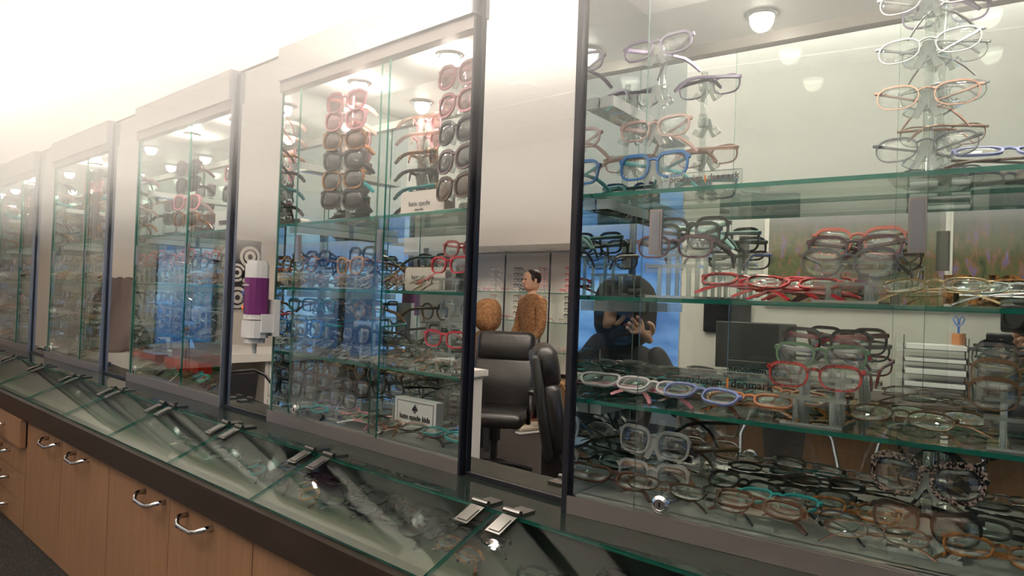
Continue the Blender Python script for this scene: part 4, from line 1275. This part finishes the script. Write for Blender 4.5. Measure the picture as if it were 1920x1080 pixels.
# ------------------------------------------------------------------ people
def skin_body(name, joints, edges, radii, mat, parent, sub=2, root=0):
    me = bpy.data.meshes.new(name)
    me.from_pydata(joints, edges, [])
    me.materials.append(MAT[mat])
    o = bpy.data.objects.new(name, me)
    COL.objects.link(o); o.parent = parent
    sk = o.modifiers.new('skin', 'SKIN')
    me.skin_vertices.new() if not me.skin_vertices else None
    for i, r_ in enumerate(radii):
        rr = r_ if isinstance(r_, tuple) else (r_, r_)
        me.skin_vertices[0].data[i].radius = rr
        me.skin_vertices[0].data[i].use_root = (i == root)
    sb_ = o.modifiers.new('sub', 'SUBSURF'); sb_.levels = sub; sb_.render_levels = sub
    me.polygons.foreach_set('use_smooth', [True] * len(me.polygons))
    sk.use_smooth_shade = True
    return o
def head(parent, loc, mat='skin', hair='hair_dark', rz=0, hood=None):
    M = Matrix.Translation(loc) @ Matrix.Rotation(rz, 4, 'Z')
    mb = MB()
    mb.rbox(-.075, .075, -.095, .09, -.115, .115, .075, mat, M=M, seg=6)
    mb.rbox(-.014, .014, -.118, -.085, -.03, .012, .012, mat, M=M, seg=3)
    mb.rbox(-.028, .028, -.100, -.085, -.062, -.048, .007, 'f_pink', M=M, seg=3)
    for s_ in (-1, 1):
        mb.rbox(s_ * .03 - .012, s_ * .03 + .012, -.099, -.085, .012, .026, .007, 'hair_dark', M=M, seg=3)
        mb.rbox(s_ * .080 - .010, s_ * .080 + .010, -.015, .02, -.03, .03, .01, mat, M=M, seg=3)
    mb.build('head', parent, True)
    hb = MB()
    if hood:
        hb.rbox(-.135, .135, -.10, .15, -.16, .16, .12, hood, M=M, seg=6)
        hb.build('hood', parent, True)
    else:
        hb.rbox(-.088, .088, -.075, .105, -.05, .130, .08, hair, M=M, seg=6)
        hb.build('hair', parent, True)
def hand(mb_parent, wrist, dirv, upn, mat='skin', curl=.5):
    d = Vector(dirv).normalized(); u = Vector(upn).normalized(); s_ = d.cross(u).normalized(); w = Vector(wrist)
    J = [w, w + d * .05, w + d * .085]
    E_ = [(0, 1), (1, 2)]
    Rr = [(.022, .016), (.034, .015), (.036, .013)]
    for k, (off, ln) in enumerate(((-.030, .060), (-.010, .070), (.010, .066), (.028, .052))):
        b = len(J); base = w + d * .092 + s_ * off
        J += [base, base + d * ln * .45 - u * ln * .2 * curl, base + d * ln * .75 - u * ln * .6 * curl, base + d * ln * (.95 - .4 * curl) - u * ln * 1.0 * curl]
        E_ += [(2, b), (b, b + 1), (b + 1, b + 2), (b + 2, b + 3)]
        Rr += [.0095, .009, .0085, .007]
    b = len(J)
    J += [w + d * .03 - s_ * .035 - u * .01, w + d * .065 - s_ * .052 - u * .03, w + d * .09 - s_ * .045 - u * .045]
    E_ += [(1, b), (b, b + 1), (b + 1, b + 2)]
    Rr += [.012, .0105, .008]
    return skin_body('hand', [tuple(j) for j in J], E_, Rr, mat, mb_parent, 1)
def shoe(parent, x, y, rz, mat='sneaker_cream', base=0):
    M = Matrix.Translation((x, y, base)) @ Matrix.Rotation(rz, 4, 'Z')
    MB().rbox(-.048, .048, -.19, .09, .0, .028, .014, 'white_plastic', M=M, seg=4).rbox(-.044, .044, -.18, .085, .02, .085, .035, mat, M=M, seg=5).rbox(-.04, .04, -.02, .08, .06, .125, .03, mat, M=M, seg=4).build('shoe', parent, True)
def person(loc, rz, label, top, legs, hip=.93, shoulder=1.42, headz=1.62, armdown=True, hood=None, shoes='sneaker_cream'):
    t_ = thing('person', label, 'person', loc, rz)
    J = [(0, 0, hip), (0, 0, hip + .22), (0, -.01, shoulder - .05), (0, 0, shoulder + .07),
         (-.19, 0, shoulder - .02), (-.25, -.03, shoulder - .30), (-.22, -.16, shoulder - .50),
         (.19, 0, shoulder - .02), (.25, -.03, shoulder - .30), (.22, -.16, shoulder - .50)]
    E_ = [(0, 1), (1, 2), (2, 3), (2, 4), (4, 5), (5, 6), (2, 7), (7, 8), (8, 9)]
    Rr = [(.16, .115), (.15, .11), (.175, .12), (.055, .055), (.07, .07), (.055, .055), (.042, .042), (.07, .07), (.055, .055), (.042, .042)]
    skin_body('upper_body', J, E_, Rr, top, t_)
    J = [(0, 0, hip), (-.09, 0, hip - .08), (-.10, -.02, .50), (-.11, .0, .14), (.09, 0, hip - .08), (.10, -.02, .50), (.11, .0, .14)]
    skin_body('trousers', J, [(0, 1), (1, 2), (2, 3), (0, 4), (4, 5), (5, 6)], [(.15, .11), (.095, .095), (.068, .068), (.062, .062), (.095, .095), (.068, .068), (.062, .062)], legs, t_)
    head(t_, (0, -.02, headz), hood=hood)
    MB().tube([(0, 0, shoulder), (0, -.01, headz - .08)], .05, 'skin', 12).build('neck', t_, True)
    for s_ in (-1, 1):
        hand(t_, (s_ * .22, -.17, shoulder - .50), (0, -.8, -.5), (0, -.5, .8))
        shoe(t_, s_ * .11, -.02, R(8 * s_), shoes)
    return t_
person((-4.80, -3.72, 0), R(200), 'person in red trousers, brown coat and cream shoes before the opposite shelves', 'brown_jacket', 'red_trousers')
person((-4.50, -2.72, -.36), R(20), 'person in brown furry hooded jacket with back to mirror', 'brown_jacket', 'grey_trousers', hood='brown_jacket')

# photographer crouching right behind the lens, camera held up in front of the face
t_ = thing('person', 'photographer in dark jacket crouching with camera raised, caught in mirror corner', 'person', (0, 0, 0), yaw)
bk = .36
J = [(0, -.62, .42), (0, -.58, .66), (0, -.40, 1.10), (0, -.32, 1.26),
     (-.19, -.40, 1.12), (-.27, -.26, .95), (-.10, -.14, 1.24),
     (.19, -.40, 1.12), (.28, -.26, .98), (.10, -.16, 1.29)]
skin_body('upper_body', J, [(0, 1), (1, 2), (2, 3), (2, 4), (4, 5), (5, 6), (2, 7), (7, 8), (8, 9)],
          [(.17, .13), (.165, .13), (.185, .13), (.06, .06), (.075, .075), (.06, .06), (.042, .042), (.075, .075), (.06, .06), (.042, .042)], 'dark_jacket', t_)
J = [(0, -.62, .42), (-.12, -.58, .40), (-.20, -.20, .52), (-.18, -.42, .12), (.12, -.58, .40), (.20, -.24, .40), (.20, -.55, .12)]
skin_body('trousers', J, [(0, 1), (1, 2), (2, 3), (0, 4), (4, 5), (5, 6)], [(.16, .13), (.10, .10), (.075, .075), (.06, .06), (.10, .10), (.075, .075), (.06, .06)], 'grey_trousers', t_)
head(t_, (.0, -.235, 1.385), rz=math.pi, hood='dark_jacket')
MB().tube([(0, -.34, 1.16), (0, -.26, 1.31)], .060, 'dark_jacket', 12).build('collar', t_, True)
hand(t_, (-.090, -.13, 1.26), (.60, .25, .55), (0, -1, .1), curl=.7)
hand(t_, (.095, -.15, 1.31), (-.15, .30, .80), (0, -1, .1), curl=.7)
shoe(t_, -.18, -.42, R(180), 'black_leather'); shoe(t_, .20, -.55, R(180), 'black_leather')
t_ = thing('camera_body', 'black camera with flash held by the photographer in the mirror corner', 'camera', (0, 0, EYE), yaw)
MB().rbox(-.068, .068, -.105, -.055, -.048, .040, .012, 'black_plastic').rbox(-.028, .028, -.10, -.05, .036, .062, .01, 'black_plastic').build('body', t_, True)
MB().lathe([(.033, 0), (.036, .03), (.034, .036), (.028, .036), (.026, .030)], 'black_plastic', 24, M=Matrix.Translation((0, -.056, 0)) @ Matrix.Rotation(R(-90), 4, 'X')).build('lens_barrel', t_)
MB().rbox(-.03, .03, -.12, -.06, .062, .115, .01, 'black_plastic').build('flash', t_, True)

# ------------------------------------------------------------------ white haze, layers added to imitate a fade to white at the top
for k, (a, b, dn) in enumerate([(1.64, 1.78, .25), (1.78, 1.95, .8), (1.95, 2.10, .9), (2.10, 3.11, .22)]):
    m, t, out = nt('fade_haze_layer_%d' % k)
    v = t.nodes.new('ShaderNodeVolumeScatter')
    v.inputs['Density'].default_value = dn
    v.inputs['Color'].default_value = (1, 1, 1, 1)
    t.links.new(v.outputs[0], out.inputs['Volume'])
    tag(MB().box(-7.9, 4.4, -.70, .95, a + .0005, b - .0005, 'fade_haze_layer_%d' % k).build('fade_haze'), 'thin white haze layer added to imitate a fade to white above', 'fade_haze', 'haze layers', kind='stuff')
cyc.volume_bounces = 2
